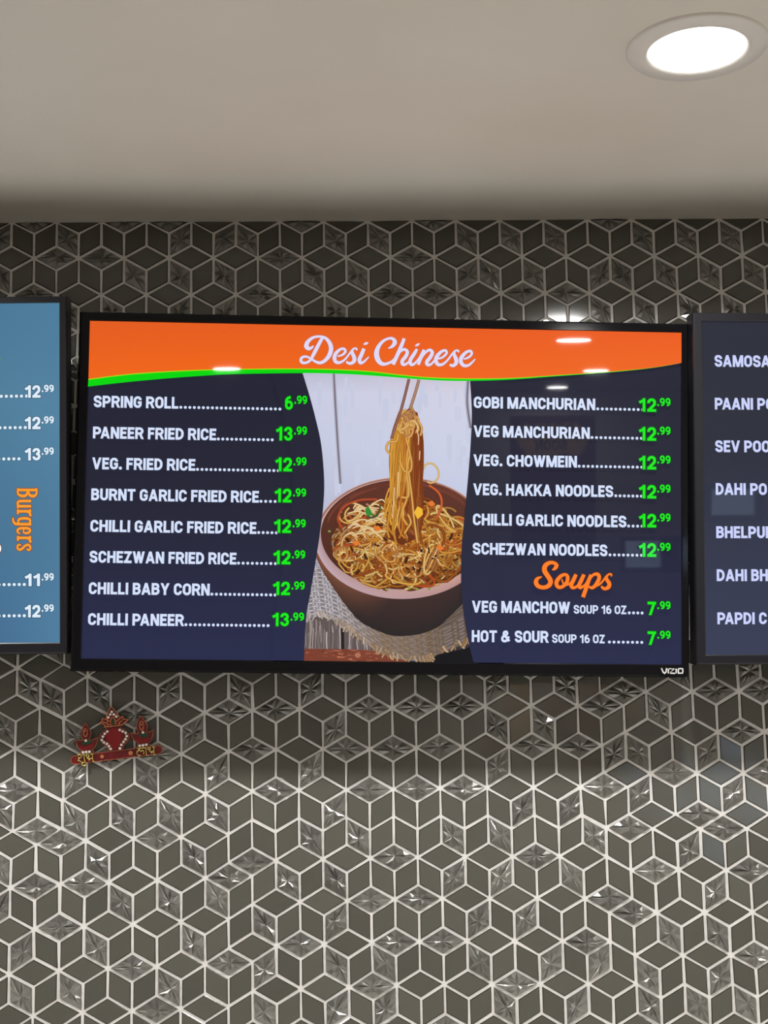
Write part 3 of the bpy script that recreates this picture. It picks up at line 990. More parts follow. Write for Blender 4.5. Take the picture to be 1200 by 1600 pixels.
A = lin
shade_rows([(0, A(178, 180, 204), A(208, 190, 196)), (150, A(202, 204, 226), A(210, 209, 228)), (420, A(196, 201, 224), A(204, 209, 230)),
            (640, A(188, 192, 216), A(198, 204, 228)), (1000, A(170, 172, 196), A(170, 172, 196)), (1100, A(160, 160, 178), A(120, 110, 105)),
            (1330, A(150, 150, 168), A(60, 52, 50)), (1560, A(30, 28, 34), A(14, 14, 20))], 0, 960, None)
for i in range(70):                # worn paint of the plank wall
    x = rn.uniform(40, 940); y = rn.uniform(60, 560); l = rn.uniform(40, 160)
    g = rn.uniform(-4, 4)
    stroke([(x, y), (x + rn.uniform(-6, 6), y + l)], rn.uniform(14, 34), A(199 + g, 203 + g, 225 + g), A(199, 203, 225), 3)
for pts, w in (([(205, 40), (212, 180), (225, 400), (240, 620)], 11), ([(905, 80), (900, 200), (918, 330)], 12)):
    stroke(pts, w * 1.9, A(148, 142, 158), A(186, 188, 210), 8, False)
    stroke(pts, w * .7, A(104, 92, 100), A(136, 128, 142), 8, False)
# wooden board and rusty iron bar, bottom left
pic.poly(pq([(30, 1300), (330, 1330), (560, 1500), (560, 1500), (30, 1500)]), A(96, 84, 82))
for i in range(90):
    x = rn.uniform(45, 520); y = rn.uniform(1320, 1400)
    g = rn.uniform(-50, 70)
    stroke([(x, y), (x + rn.uniform(-5, 5), y + 50), (x + rn.uniform(-8, 8), 1490)], rn.uniform(4, 11), A(142 + g, 132 + g, 132 + g * .9), A(88, 72, 68), 3)
stroke([(250, 1370), (252, 1490)], 16, A(26, 22, 26), A(40, 34, 36), 3, False)
pic.poly(pq([(40, 1478), (300, 1482), (560, 1500), (600, 1560), (40, 1560)]), A(124, 62, 44))
for i in range(70):
    x = rn.uniform(40, 540); y = rn.uniform(1484, 1548)
    g = rn.uniform(-40, 70)
    stroke([(x, y), (x + rn.uniform(10, 50), y + rn.uniform(-5, 7))], rn.uniform(4, 12), A(150 + g, 84 + g * .7, 62 + g * .6), A(112, 56, 42), 3)
L_ = [(330 + 16 * math.cos(a), 1512 + 13 * math.sin(a)) for a in [math.pi * 2 * q / 12 for q in range(12)]]
pic.poly(pq(L_), A(178, 112, 84))
# burlap cloth: warp and weft threads
edge = sp([(60, 1330), (140, 1310), (240, 1350), (330, 1420), (430, 1490), (560, 1535), (690, 1540), (760, 1500), (900, 1450)], 6)
pic.poly(pq([(60, 1030), (170, 1080), (330, 1300), (520, 1400), (760, 1380), (960, 1250)] + edge[::-1]), A(132, 122, 126))
def cloth_tone(x, y):
    t = min(1, max(0, (x - 200) / 260))
    c = mix(A(222, 216, 224), A(168, 138, 106), t)
    return mix(c, A(74, 64, 58), min(1, max(0, (x - 560) / 260)) * .55)


for i in range(36):                # warp threads running down to the fringe, over and under the weft
    x0 = 46 + i * 25
    foot = edge[min(len(edge) - 1, int((i / 35) * (len(edge) - 1)))]
    s = [(foot[0] - 34 * (1 - q / 14) + rn.uniform(-1.5, 1.5), foot[1] - 290 * (1 - q / 14)) for q in range(15)]
    core = [mix(cloth_tone(*p), (0, 0, 0), .0 if (k + i) % 2 else .42) for k, p in enumerate(s)]
    pic.strand(pq(s), [5.6 * SC] * len(s), core, mix(cloth_tone(*s[7]), (0, 0, 0), .62))
for i in range(15):                # weft
    d = 6 + i * 19.5
    pts = [(40, 1318 - d), (140, 1302 - d), (250, 1345 - d), (345, 1415 - d), (450, 1482 - d * .85), (590, 1528 - d * .8), (720, 1520 - d * .85), (900, 1442 - d)]
    s = sp(pts, 9)
    core = [mix(cloth_tone(*p), (0, 0, 0), .0 if (k // 2 + i) % 2 else .30) for k, p in enumerate(s)]
    pic.strand(pq(s), [5.0 * SC] * len(s), core, mix(A(120, 108, 102), A(40, 30, 24), .5))
for i in range(75):                # frayed edge
    t = rn.random()
    p = edge[min(len(edge) - 1, int(t * len(edge)))]
    g = rn.uniform(-25, 35)
    base = mix(A(196 + g * .6, 186 + g * .6, 186 + g * .6), A(176 + g, 142 + g, 104 + g), min(1, p[0] / 420))
    a = rn.uniform(-22, 30)
    stroke([(p[0] - a * .3, p[1] - 28), (p[0] + a * .2, p[1] - 6), (p[0] + a, p[1] + rn.uniform(6, 20))], rn.uniform(7, 12), base, mix(base, (0, 0, 0), .55), 4)
# bowl
body_l = sp([(105, 985), (150, 1080), (215, 1180), (280, 1270), (340, 1335), (420, 1380), (520, 1412), (640, 1405), (740, 1370), (810, 1310), (880, 1240)], 5)
top_l = sp([(105, 960), (190, 1060), (300, 1130), (400, 1170), (480, 1192), (560, 1200), (640, 1195), (720, 1175), (780, 1150), (830, 1120), (885, 1080)], 5)
k_ = len(body_l)
pic.quad_strip(pq(top_l), pq(body_l), [mix(A(150, 92, 66), A(62, 42, 38), min(1, i / (k_ * .45))) for i in range(k_)],
               [mix(A(112, 66, 48), A(40, 34, 34), min(1, i / (k_ * .35))) for i in range(k_)])


def ell(cx, cy, rx, ry, n=64, a0=0, a1=2 * math.pi, rot=0.0):
    out = []
    for q in range(n):
        a = a0 + (a1 - a0) * q / (n if a1 - a0 > 6.2 else n - 1)
        x, y = rx * math.cos(a), ry * math.sin(a)
        out.append((cx + x * math.cos(rot) - y * math.sin(rot), cy + x * math.sin(rot) + y * math.cos(rot)))
    return out


O1 = ell(560, 902, 452, 318)
pic.poly(pq(O1), [mix(A(150, 84, 62), A(208, 178, 176), .5 - .5 * math.sin(2 * math.pi * q / 64) if q > 32 else 1.0) for q in range(64)])
O2 = ell(566, 886, 430, 288)
pic.poly(pq(O2), [mix(A(70, 36, 26), A(96, 50, 36), .5 - .5 * math.sin(2 * math.pi * q / 64)) for q in range(64)])
for i in range(36):                # turned grain inside the wall of the bowl
    f_ = rn.uniform(.90, .985)
    a0 = rn.uniform(3.3, 5.6); g = rn.uniform(-14, 24)
    s = ell(566, 886, 430 * f_, 288 * f_, 14, a0, a0 + rn.uniform(.3, .8))
    pic.strand(pq(s), [rn.uniform(2, 6) * SC] * len(s), A(112 + g, 58 + g * .6, 44 + g * .5), A(84, 42, 30))
s = ell(560, 902, 444, 310, 40, math.pi * .98, math.pi * 1.9)
pic.strand(pq(s), [3.5 * SC] * 40, A(176, 120, 100), A(120, 64, 46))
# pale lower lip of the bowl
a_ = ell(560, 902, 452, 318, 40, math.pi * 1.0, math.pi * .18)
b_ = ell(566, 880, 428, 290, 40, math.pi * 1.0, math.pi * .18)
pic.quad_strip(pq(a_), pq(b_), [mix(A(200, 176, 190), A(176, 130, 120), i / 39) for i in range(40)], [mix(A(168, 140, 146), A(206, 160, 148), i / 39) for i in range(40)])
# noodles in the bowl
pic.poly(pq(ell(566, 935, 345, 232)), A(88, 44, 18))
GOLD = [A(222, 146, 48), A(240, 180, 78), A(204, 124, 36), A(246, 204, 122), A(186, 100, 26), A(160, 78, 22), A(232, 160, 62)]


def in_bowl(x, y, k=1.0):
    return ((x - 566) / (372 * k)) ** 2 + ((y - 932) / (250 * k)) ** 2 < 1


for i in range(520):
    depth = i / 520
    rr_ = rn.uniform(0, 1) ** .6
    a0 = rn.uniform(0, 2 * math.pi)
    cx, cy = 566 + 330 * rr_ * math.cos(a0), 940 + 205 * rr_ * math.sin(a0)
    rx, ry = rn.uniform(30, 120), rn.uniform(16, 74)
    t0 = rn.uniform(0, 2 * math.pi); span = rn.uniform(1.4, 4.6)
    rot = rn.uniform(-.7, .9)
    pts = [p for p in ell(cx, cy, rx, ry, 15, t0, t0 + span, rot) if in_bowl(*p)]
    if len(pts) < 5: continue
    base = rn.choice(GOLD)
    if rn.random() < .06: base = A(206, 84, 34)
    dark = 0.62 * (1 - depth) ** 1.2 + (0.22 if cx > 640 and cy > 930 else 0)
    lightness = .24 if (cx < 520 and cy < 960 and rn.random() < .5) else 0
    base = mix(mix(base, A(70, 34, 14), dark), A(250, 232, 190), lightness)
    pic.strand(pq(pts), [rn.uniform(4.2, 7.2) * SC] * len(pts), base, mix(base, A(58, 22, 4), .78), dz=3e-8)
for cx, cy, w_, h_, rot in ((300, 775, 52, 40, -.4), (492, 985, 50, 42, 0), (600, 1080, 62, 26, .1), (238, 985, 24, 34, .4), (715, 1020, 20, 80, .25), (440, 845, 96, 26, -.2), (790, 800, 18, 74, -.5)):
    for q in range(3):
        a0 = rn.uniform(0, 6)
        s = ell(cx + rn.uniform(-12, 12), cy + rn.uniform(-8, 8), w_ + rn.uniform(-6, 8), h_ + rn.uniform(-5, 7), 22, a0, a0 + rn.uniform(3, 5), rot + rn.uniform(-.2, .2))
        base = GOLD[(q * 2 + int(cx)) % 7]
        pic.strand(pq(s), [5.4 * SC] * 22, mix(base, A(255, 226, 160), .2), mix(base, A(70, 26, 4), .75), dz=3e-8)
for i in range(60):                # wet shine and gaps between the noodles
    x, y = rn.uniform(230, 860), rn.uniform(830, 1130)
    if not in_bowl(x, y, .92): continue
    a = rn.uniform(0, 3.1); l = rn.uniform(8, 20)
    d_ = (l * math.cos(a), l * math.sin(a))
    if i % 3:
        stroke([(x - d_[0], y - d_[1]), (x, y + 2), (x + d_[0], y + d_[1])], rn.uniform(3, 5), A(255, 236, 186), A(236, 180, 96), 4)
    else:
        stroke([(x - d_[0], y - d_[1]), (x, y + 4), (x + d_[0], y + d_[1])], rn.uniform(8, 15), A(44, 18, 6), A(84, 36, 12), 4)
stroke([(250, 850), (226, 800), (262, 738), (340, 706), (430, 702)], 12, A(198, 84, 50), A(120, 44, 24), 6, False)
stroke([(700, 628), (752, 670), (766, 730), (740, 800)], 13, A(222, 104, 54), A(140, 54, 24), 6, False)
stroke([(664, 560), (680, 524), (715, 516), (745, 545), (748, 590), (716, 616), (690, 610)], 10, A(236, 206, 132), A(170, 118, 50), 6, False)
for i in range(26):
    x = rn.uniform(250, 480); y = rn.uniform(725, 900)
    stroke([(x, y), (x + rn.uniform(20, 60), y - rn.uniform(10, 30)), (x + rn.uniform(60, 120), y + rn.uniform(-10, 30))], 8, A(244, 226, 184), A(190, 140, 70), 5)
for (x, y) in ((410, 850), (300, 925), (560, 770), (690, 720), (735, 950)):
    pic.poly(pq([(x, y), (x + 26, y - 12), (x + 44, y + 8), (x + 20, y + 20)]), A(226, 120, 44))
# bunch lifted by the chopsticks
pic.poly(pq([(540, 270), (600, 225), (650, 290), (664, 440), (668, 640), (655, 780), (636, 905), (560, 940), (480, 905), (478, 780), (500, 600), (512, 480), (522, 350)]), A(104, 46, 14))
for i in range(66):
    t = rn.random() ** .9
    x0 = 545 + 90 * t; xm = 516 + 145 * t; x1 = 504 + 160 * t; x2 = 480 + 176 * t
    base = rn.choice(GOLD)
    if t > .58: base = mix(base, A(122, 44, 14), .72)
    elif t < .35: base = mix(base, A(252, 192, 66), .45)
    yb = rn.uniform(700, 935)
    j = lambda a: rn.uniform(-a, a)
    stroke([(x0, 255 + j(12)), (xm + j(8), 370), (x1 + j(8), 520), (x1 - 6 + j(12), 680), (x2 + j(16), yb - 60), (x2 + j(22), yb)], rn.uniform(8, 13), base, mix(base, A(92, 32, 4), .75), 5, False)
for i in range(26):                # knot of noodles round the sticks
    cx, cy = rn.uniform(562, 622), rn.uniform(256, 345)
    a0 = rn.uniform(0, 6)
    s = ell(cx, cy, rn.uniform(18, 44), rn.uniform(10, 30), 14, a0, a0 + rn.uniform(2, 4), rn.uniform(-1.4, 1.4))
    base = mix(rn.choice(GOLD), A(226, 196, 140), .3)
    pic.strand(pq(s), [6 * SC] * 14, base, mix(base, A(92, 46, 16), .55), dz=3e-8)
for pts in ([(500, 470), (478, 440), (492, 405), (530, 400), (540, 360)], [(548, 500), (570, 552), (602, 556), (608, 500), (580, 380)], [(556, 690), (590, 690), (594, 640), (584, 560), (600, 470)],
            [(640, 290), (662, 330), (655, 372)], [(594, 560), (612, 700), (622, 800), (640, 930)], [(590, 780), (606, 820), (590, 850), (572, 880)]):
    stroke(pts, 12, A(238, 188, 96), A(152, 88, 26), 6, False)
for pts in ([(636, 340), (646, 380), (644, 420)], [(652, 450), (650, 500)], [(540, 560), (534, 700)], [(520, 640), (510, 800)]):
    stroke(pts, 5, A(252, 236, 206), A(214, 150, 84), 4)
pic.poly(pq([(622, 770), (640, 738), (666, 752), (668, 782), (640, 806)]), A(240, 184, 50))
pic.poly(pq([(368, 752), (384, 738), (398, 760), (410, 784), (384, 790), (370, 776)]), A(52, 136, 50))
stroke([(376, 792), (410, 796), (440, 770), (446, 728)], 11, A(70, 92, 60), A(30, 56, 30), 6)
for (x, y) in ((182, 868), (600, 1165), (640, 1170), (480, 1170), (700, 1168)):
    pic.poly(pq(ell(x, y, 8, 6, 8)), A(126, 150, 66))
# chopsticks
stroke([(596, 76), (556, 232), (504, 386)], 15, A(158, 108, 92), A(98, 56, 50), 6, False)
stroke([(624, 76), (600, 190)], 6, A(226, 210, 214), A(190, 180, 196), 4, False)
stroke([(648, 80), (628, 150), (602, 232)], 16, A(184, 142, 116), A(124, 84, 66), 6, False)
# dark corner under the cloth
pic.poly(pq([(740, 1510), (880, 1480), (930, 1462), (960, 1560), (720, 1560)]), A(12, 12, 18))
pic.build('noodle_picture', main.screen, M['screen'])
main.level += 5e-5

# dark side panels framing the picture
pan = Painter(main)
DK1, DK0 = lin(34, 35, 52), lin(38, 42, 74)
le = sp([(471, 578), (482.5, 615), (493, 654), (502, 696), (506.5, 750), (505, 792), (499, 840), (493, 879), (485.5, 924), (478, 969), (475, 1036)], 4)
re_ = sp([(733.6, 590), (736.6, 645), (735, 690), (731.5, 738), (725.5, 804), (720.6, 858), (720, 915), (724, 960), (731.5, 1002), (741, 1042)], 4)


def tone(v):
    return mix(DK0, DK1, min(1, (v + PH) / (2 * PH) * 2.2))


def side(curve, xe):
    L, R, cl = [], [], []
    for p in curve:
        u, v = main.at(*p)
        v = max(-PH + 1e-4, min(PH, v))
        L.append((u, v)); R.append((xe(u), v)); cl.append(tone(v))
    pan.quad_strip(L, R, cl, cl)


side(le, lambda u: u - .045 if True else 0)
side(re_, lambda u: u + .045)
pan.build('side_panels', main.screen, M['screen'])
main.level += 2e-5

# header band with its green swoosh
hd = Painter(main)
gtop = sp([(139, 593), (203, 585), (287, 579.6), (370, 577.2), (474, 576.6), (537, 578.2), (580, 581), (620, 585.5), (660, 589.5), (700, 591.4), (740, 592), (800, 591.2), (870, 587), (960, 581), (1020, 575), (1066, 567.5)], 4)
gbot = sp([(138, 604.8), (203, 597.4), (287, 590), (370, 585.3), (474, 583.8), (537, 585.2), (580, 587.6), (620, 590.6), (660, 593.8), (700, 595.8), (740, 595.9), (800, 593.8), (870, 588.6), (960, 582.0), (1020, 575.4), (1066, 567.6)], 4)
cl_ = lambda p: (max(-PW, min(PW, p[0])), max(-PH, min(PH, p[1])))
gt = [cl_(main.at(*p)) for p in gtop]; gb = [cl_(main.at(*p)) for p in gbot]
hd.quad_strip([(p[0], PH) for p in gt], gt, [mix(lin(228, 92, 30), lin(236, 92, 26), i / len(gt)) for i in range(len(gt))], [mix(lin(240, 101, 22), lin(240, 102, 28), i / len(gt)) for i in range(len(gt))])
hd.quad_strip(gt, gb, lin(0, 214, 6))
yl = [(p[0], p[1] - .0012 * min(1, (p[1] - q[1]) / .004)) for p, q in zip(gt, gb)]
hd.quad_strip(gt, yl, lin(176, 216, 20))
hd.build('header_band', main.screen, M['screen'])
main.level += 2e-5

TITLE = [
 [(238, 210, 14), (213, 234, 28), (178, 244, 42), (150, 215, 50), (168, 160, 42), (232, 108, 30), (312, 94, 26), (388, 114, 32), (440, 175, 44), (458, 250, 48), (434, 330, 46), (380, 395, 38), (320, 422, 34), (262, 406, 28), (212, 375, 22), (152, 345, 24), (102, 352, 28), (80, 385, 30), (100, 420, 30), (150, 420, 28), (200, 388, 28), (238, 320, 38), (282, 235, 40), (330, 145, 36), (356, 108, 26)],
 [(540, 341, 16), (600, 322, 24), (636, 282, 28), (618, 248, 28), (568, 257, 30), (515, 310, 40), (500, 370, 42), (525, 415, 38), (580, 414, 28), (640, 370, 22), (700, 292, 20), (738, 247, 20), (774, 246, 22), (776, 268, 14)],
 [(726, 262, 20), (724, 300, 36), (745, 350, 44), (746, 398, 42), (708, 428, 34), (668, 424, 28), (650, 405, 22)],
 [(868, 244, 36), (842, 310, 42), (812, 380, 42), (824, 422, 36), (862, 412, 26), (902, 375, 18), (930, 345, 10)],
 [(886, 168, 20), (892, 182, 62), (898, 196, 20)],
 [(1170, 242, 8), (1222, 216, 34), (1254, 165, 46), (1226, 122, 34), (1170, 120, 26), (1100, 158, 32), (1045, 230, 44), (1025, 310, 56), (1045, 388, 54), (1092, 434, 42), (1150, 434, 30), (1220, 402, 26), (1270, 345, 18)],
 [(1370, 118, 34), (1335, 210, 40), (1287, 320, 42), (1232, 444, 38)],
 [(1270, 362, 16), (1318, 285, 26), (1370, 255, 30), (1408, 282, 36), (1394, 335, 40), (1346, 400, 40), (1356, 442, 36), (1400, 434, 26), (1450, 380, 20), (1500, 292, 20), (1522, 262, 30), (1494, 312, 38), (1446, 390, 40), (1456, 442, 36), (1496, 434, 26), (1550, 370, 18), (1592, 295, 20), (1616, 262, 28)],
 [(1528, 186, 20), (1535, 198, 62), (1542, 210, 20)],
 [(1618, 258, 30), (1590, 325, 38), (1545, 446, 34)],
 [(1566, 395, 16), (1628, 302, 24), (1684, 262, 30), (1720, 290, 38), (1700, 345, 40), (1652, 412, 40), (1666, 448, 34), (1710, 436, 24), (1762, 380, 20), (1830, 362, 22), (1864, 342, 24), (1900, 300, 26), (1884, 268, 28), (1832, 284, 32), (1777, 345, 42), (1766, 402, 42), (1796, 444, 38), (1850, 440, 28), (1910, 390, 22), (1968, 312, 20), (2008, 272, 20), (2044, 272, 22), (2048, 292, 14)],
 [(1998, 286, 20), (1996, 326, 36), (2016, 372, 44), (2018, 424, 42), (1980, 458, 34), (1938, 444, 26)],
 [(2112, 376, 16), (2172, 355, 24), (2212, 312, 26), (2198, 276, 28), (2144, 290, 32), (2088, 350, 42), (2076, 406, 42), (2110, 454, 38), (2168, 454, 28), (2224, 410, 20), (2256, 372, 10)],
]
tt = Painter(main)
for grow, col in ((10, lin(172, 104, 110)), (1, lin(224, 216, 244))):
    for st in TITLE:
        P_ = [(x if k == 99 else x, y, w) for k, (x, y, w) in enumerate(st)]
        tt.pen([main.at(460 + x / 8, 515 + y / 8) + ((w * 1.1 + grow) / 8 / 1063,) for x, y, w in P_], col, 6)
tt.build('title_lettering', main.screen, M['screen'])
SOUPS = [
 [(316, 178, 12), (352, 158, 44), (376, 115, 50), (335, 82, 44), (275, 84, 50), (222, 125, 60), (216, 190, 64), (258, 258, 62), (294, 322, 62), (276, 382, 58), (205, 412, 50), (128, 392, 54), (100, 340, 58), (122, 292, 42), (180, 268, 12)],
 [(500, 232, 36), (430, 262, 46), (376, 335, 54), (388, 398, 48), (442, 406, 44), (508, 350, 48), (524, 275, 48), (498, 232, 36)],
 [(446, 300, 18), (462, 350, 20), (510, 376, 24), (560, 350, 22), (605, 290, 24)],
 [(636, 236, 44), (602, 310, 52), (572, 378, 52), (590, 414, 42), (640, 402, 34), (690, 345, 28), (740, 250, 30)],
 [(742, 238, 46), (704, 320, 52), (676, 385, 50), (694, 414, 40), (750, 382, 28), (800, 310, 26)],
 [(836, 240, 42), (794, 345, 52), (764, 440, 52), (728, 542, 52)],
 [(800, 330, 24), (862, 246, 34), (925, 236, 46), (944, 290, 50), (898, 378, 48), (850, 416, 40), (806, 400, 26)],
 [(862, 404, 22), (940, 376, 26), (990, 330, 24), (1040, 262, 24), (1086, 232, 26), (1112, 244, 20), (1100, 264, 12)],
 [(1050, 258, 26), (1044, 300, 46), (1080, 360, 52), (1066, 410, 50), (1012, 428, 40), (972, 396, 30)],
]
so = Painter(main)
for grow, col in ((20, lin(92, 26, 20)), (0, lin(255, 128, 34))):
    for st in SOUPS:
        so.pen([main.at(825 + x / 8.571, 870 + y / 8.571) + ((w + grow) / 8.571 / 1063,) for x, y, w in st], col, 6)
so.build('soups_lettering', main.screen, M['screen'])

CAPPX = 18.0
PX = 1 / 1063.0


def menu_row(tv, words, x0, xe, ybase, cap, col, dots=None, price=None, name='menu_lettering', pitch=6.93, extra=None, drad=2.25, pcol=None, pout=None, xs=None):
    """one line of the menu: words, dot leader, price; photograph positions of its ends"""
    p = Painter(tv)
    u0, v = tv.at(x0, ybase)
    if xe:
        u1, _ = tv.at(xe, ybase)
        xs = (u1 - u0) / (text_width(words) * cap * PX)
    if words: p.text(words, u0, v, cap * PX, xs, col)
    if extra:
        w2, xa, xb, cap2 = extra
        ua, ub = tv.at(xa, ybase)[0], tv.at(xb, ybase)[0]
        p.text(w2, ua, v, cap2 * PX, (ub - ua) / (text_width(w2) * cap2 * PX), col, hw=.098)
    if dots:
        ua, ub = tv.at(dots[0], ybase)[0], tv.at(dots[1], ybase)[0]
        p.dots(ua, ub, v + drad * PX, pitch * PX, drad * PX, col)
    if price:
        big, xb0, xb1, ytop, ybot, small, xs0, xs1, ys0, ys1 = price
        a, b = tv.at(xb0, ybot), tv.at(xb1, ytop)
        c = b[1] - a[1]
        p.text(big, a[0], a[1], c, (b[0] - a[0]) / (text_width(big) * c), pcol or GREEN, pout, hw=.094)
        a, b = tv.at(xs0, ys1), tv.at(xs1, ys0)
        c = b[1] - a[1]
        p.text(small, a[0], a[1], c, (b[0] - a[0]) / (text_width(small) * c), pcol or GREEN, pout, hw=.094)
    return p.build(name, tv.screen, M['screen'])


LEFT = [  # words, x0, x end, base, dots, digits, x0, x1
 ('SPRING ROLL', 147, 279, 637, (283, 437.5), '6', 445.2, 458, 619.5, 641, 459.8, 480),
 ('PANEER FRIED RICE', 145.8, 338, 685.5, (341.5, 425.5), '13', 431, 457.6, 667.5, 689, 459.3, 479.8),
 ('VEG. FRIED RICE', 144.5, 305.5, 733.6, (309, 435), '12', 430, 456.8, 715.5, 737, 458.6, 479),
 ('BURNT GARLIC FRIED RICE', 143.2, 404.6, 782, (408, 430), '12', 429, 456, 764, 785.5, 457.8, 478.4),
 ('CHILLI GARLIC FRIED RICE', 141.8, 400.8, 831, (404.5, 432), '12', 428, 455.2, 812, 833, 457, 477.8),
 ('SCHEZWAN FRIED RICE', 140.6, 369.6, 879.3, (373, 430.5), '12', 427, 454.4, 860.5, 882, 456.2, 477),
 ('CHILLI BABY CORN', 139.4, 327.9, 928.4, (331.5, 430), '12', 426.3, 453.6, 909, 930, 455.4, 476.2),
 ('CHILLI PANEER', 138.2, 287.6, 976.6, (291, 419), '13', 425.3, 452, 957.5, 978.5, 453.8, 475.2),
]
for w, x0, xe, yb, dts, dg, pa, pb, pt, pbm, sa, sb in LEFT:
    menu_row(main, w, x0, xe, yb, CAPPX, WHITE, dts, (dg, pa, pb, pt, pbm, '.99', sa, sb, pt - .4, pt + 12.4), pout=GREEN_OUT)
RIGHT = [
 ('GOBI MANCHURIAN', 739.6, 929, 638.4, (933, 1003), 623.3, 644),
 ('VEG MANCHURIAN', 739.3, 920.5, 683.4, (924, 1001), 668, 689.2),
 ('VEG. CHOWMEIN', 739, 900.5, 728.6, (904, 1001.5), 713, 734),
 ('VEG. HAKKA NOODLES', 738.7, 957, 774, (961, 1001), 758.3, 779.3),
 ('CHILLI GARLIC NOODLES', 738.3, 977.6, 821, (981, 1002), 803.3, 824.4),
 ('SCHEZWAN NOODLES', 738, 948, 866.6, (952, 1001), 849, 870.3),
]
for w, x0, xe, yb, dts, pt, pbm in RIGHT:
    menu_row(main, w, x0, xe, yb, CAPPX, WHITE, dts, ('12', 997, 1024.2, pt, pbm, '.99', 1025.6, 1046.3, pt - .6, pt + 12), pout=GREEN_OUT)
menu_row(main, 'VEG MANCHOW', 736.7, 889.8, 957, CAPPX, WHITE, (982, 1002), ('7', 1010.3, 1024, 940.2, 961.3, '.99', 1025.6, 1046.3, 939.6, 952), pout=GREEN_OUT, extra=('SOUP 16 OZ', 895.3, 977.6, 13.4))
menu_row(main, 'HOT & SOUR', 736.4, 856, 1003, CAPPX, WHITE, (951, 1001.5), ('7', 1010.3, 1024, 986.4, 1007.6, '.99', 1025.6, 1046.3, 985.6, 998), pout=GREEN_OUT, extra=('SOUP 16 OZ', 861.6, 943.8, 13.4))
main.mount()

# maker's name on the lower frame
lg = Painter(main)
LOGO = [[(215, 150), (255, 250), (296, 290), (338, 250), (352, 150)], [(398, 165), (398, 292)], [(425, 165), (560, 165), (440, 285), (580, 290)], [(608, 165), (608, 292)],
        [(668, 165), (780, 168), (788, 230), (775, 285), (670, 285), (664, 225), (668, 165)]]
main.level = .0042
for st in LOGO:
    pts = [Vector(main.at(1020 + x / 17.14, 1035 + y / 17.14)) for x, y in st]
    L, R = ribbon(pts, [.00095] * len(pts))
    lg.quad_strip(L, R, WHITE)
o = mesh_obj('maker_lettering', lg.v, lg.f, M['logo_silver'], main.bezel)
s = Shape()
z0, z1 = -PH - .0185, -PH - .003
u0, u1 = main.at(1029, 1050)[0], main.at(1070, 1050)[0]
Shape().box(u0, u1, -.00415, -.0035, z0 + .0015, z1 - .0015).build('name_plate', M['gloss_black'], main.bezel)

# ================================================================== left screen
left = TV(-.815633, .458311, .869673, .140296, -.045777, .011923, (.0100, .0100, .0095, .0165), M['satin_black'],
          'left menu screen with a blue picture and orange sideways heading, cut by the frame edge', 'menu screens on the tiled wall')


def blue(a, b):
    c = mix(A(64, 104, 142), A(78, 124, 152), min(1, max(0, (b - .05) * 2.2)))
    c = mix(c, A(88, 138, 170), max(0, (a - .86) / .14) * .6)
    return mix(c, A(62, 108, 140), .35 * abs(math.sin(b * 5 + a * 3)))


left.make_screen(blue)
LW = lin(222, 238, 250)
LOUT = lin(44, 74, 104)
for yb, dg, de in ((621.6, '12', 41.5), (670.8, '12', 39.5), (719.6, '13', 29.6), (916, '11', 38), (964.8, '12', 38)):
    p = Painter(left)
    v = left.at(40, yb)[1]
    ua = left.at(de - 7.9 * 9, yb)[0]; ub = left.at(de, yb)[0]
    for col, ex in ((LOUT, .7), (LW, 0)):
        p.dots(ua, ub, v + 2.7 * PX, 7.9 * PX, (2.5 + ex) * PX, col)
    a, b = left.at(38.8, yb), left.at(63.4, yb - 19.8); c = b[1] - a[1]
    p.text(dg, a[0], a[1], c, (b[0] - a[0]) / (text_width(dg) * c), LW, LOUT)
    a, b = left.at(65, yb - 8.8), left.at(84, yb - 20.6); c = b[1] - a[1]
    p.text('.99', a[0], a[1], c, (b[0] - a[0]) / (text_width('.99') * c), LW, LOUT)
    p.build('menu_lettering', left.screen, M['screen'])
BUR = [  # (u down the photograph, v to the right, pen width), 12.31 x
 [(192, 325, 50), (192, 724, 50)], [(158, 352, 40), (200, 352, 40)], [(158, 698, 40), (200, 698, 40)],
 [(195, 706, 36), (270, 700, 40), (308, 650, 58), (292, 575, 50), (215, 545, 34)], [(195, 343, 36), (270, 350, 40), (308, 430, 58), (290, 505, 50), (215, 530, 34)],
 [(405, 602, 48), (405, 400, 50), (425, 350, 46), (465, 342, 40), (500, 375, 30)], [(505, 602, 50), (505, 325, 50)], [(378, 582, 34), (410, 582, 34)], [(520, 345, 40), (545, 345, 40)],
 [(602, 602, 50), (602, 325, 50)], [(562, 582, 34), (600, 582, 34)], [(562, 345, 38), (660, 345, 38)], [(610, 520, 26), (640, 568, 40), (676, 588, 44), (694, 566, 30)],
 [(850, 604, 52), (848, 340, 50), (830, 280, 46), (785, 256, 38), (745, 252, 34), (725, 262, 26)], [(835, 575, 34), (770, 578, 44), (742, 530, 50), (738, 440, 50), (762, 362, 44), (838, 350, 34)],
 [(925, 455, 26), (1030, 455, 26)], [(1022, 470, 40), (1015, 545, 46), (972, 580, 44), (932, 545, 48), (926, 450, 50), (932, 380, 48), (972, 336, 42), (1015, 352, 34), (1032, 392, 22)],
 [(1114, 602, 50), (1114, 325, 50)], [(1072, 582, 34), (1114, 582, 34)], [(1072, 345, 38), (1172, 345, 38)], [(1122, 520, 26), (1150, 568, 40), (1184, 588, 44), (1202, 566, 30)],
 [(1318, 512, 24), (1345, 545, 40), (1330, 580, 36), (1282, 584, 40), (1246, 540, 46), (1262, 490, 44), (1316, 432, 46), (1340, 385, 46), (1318, 342, 40), (1268, 340, 38), (1244, 370, 36), (1262, 408, 22)],
]
bg_ = Painter(left)
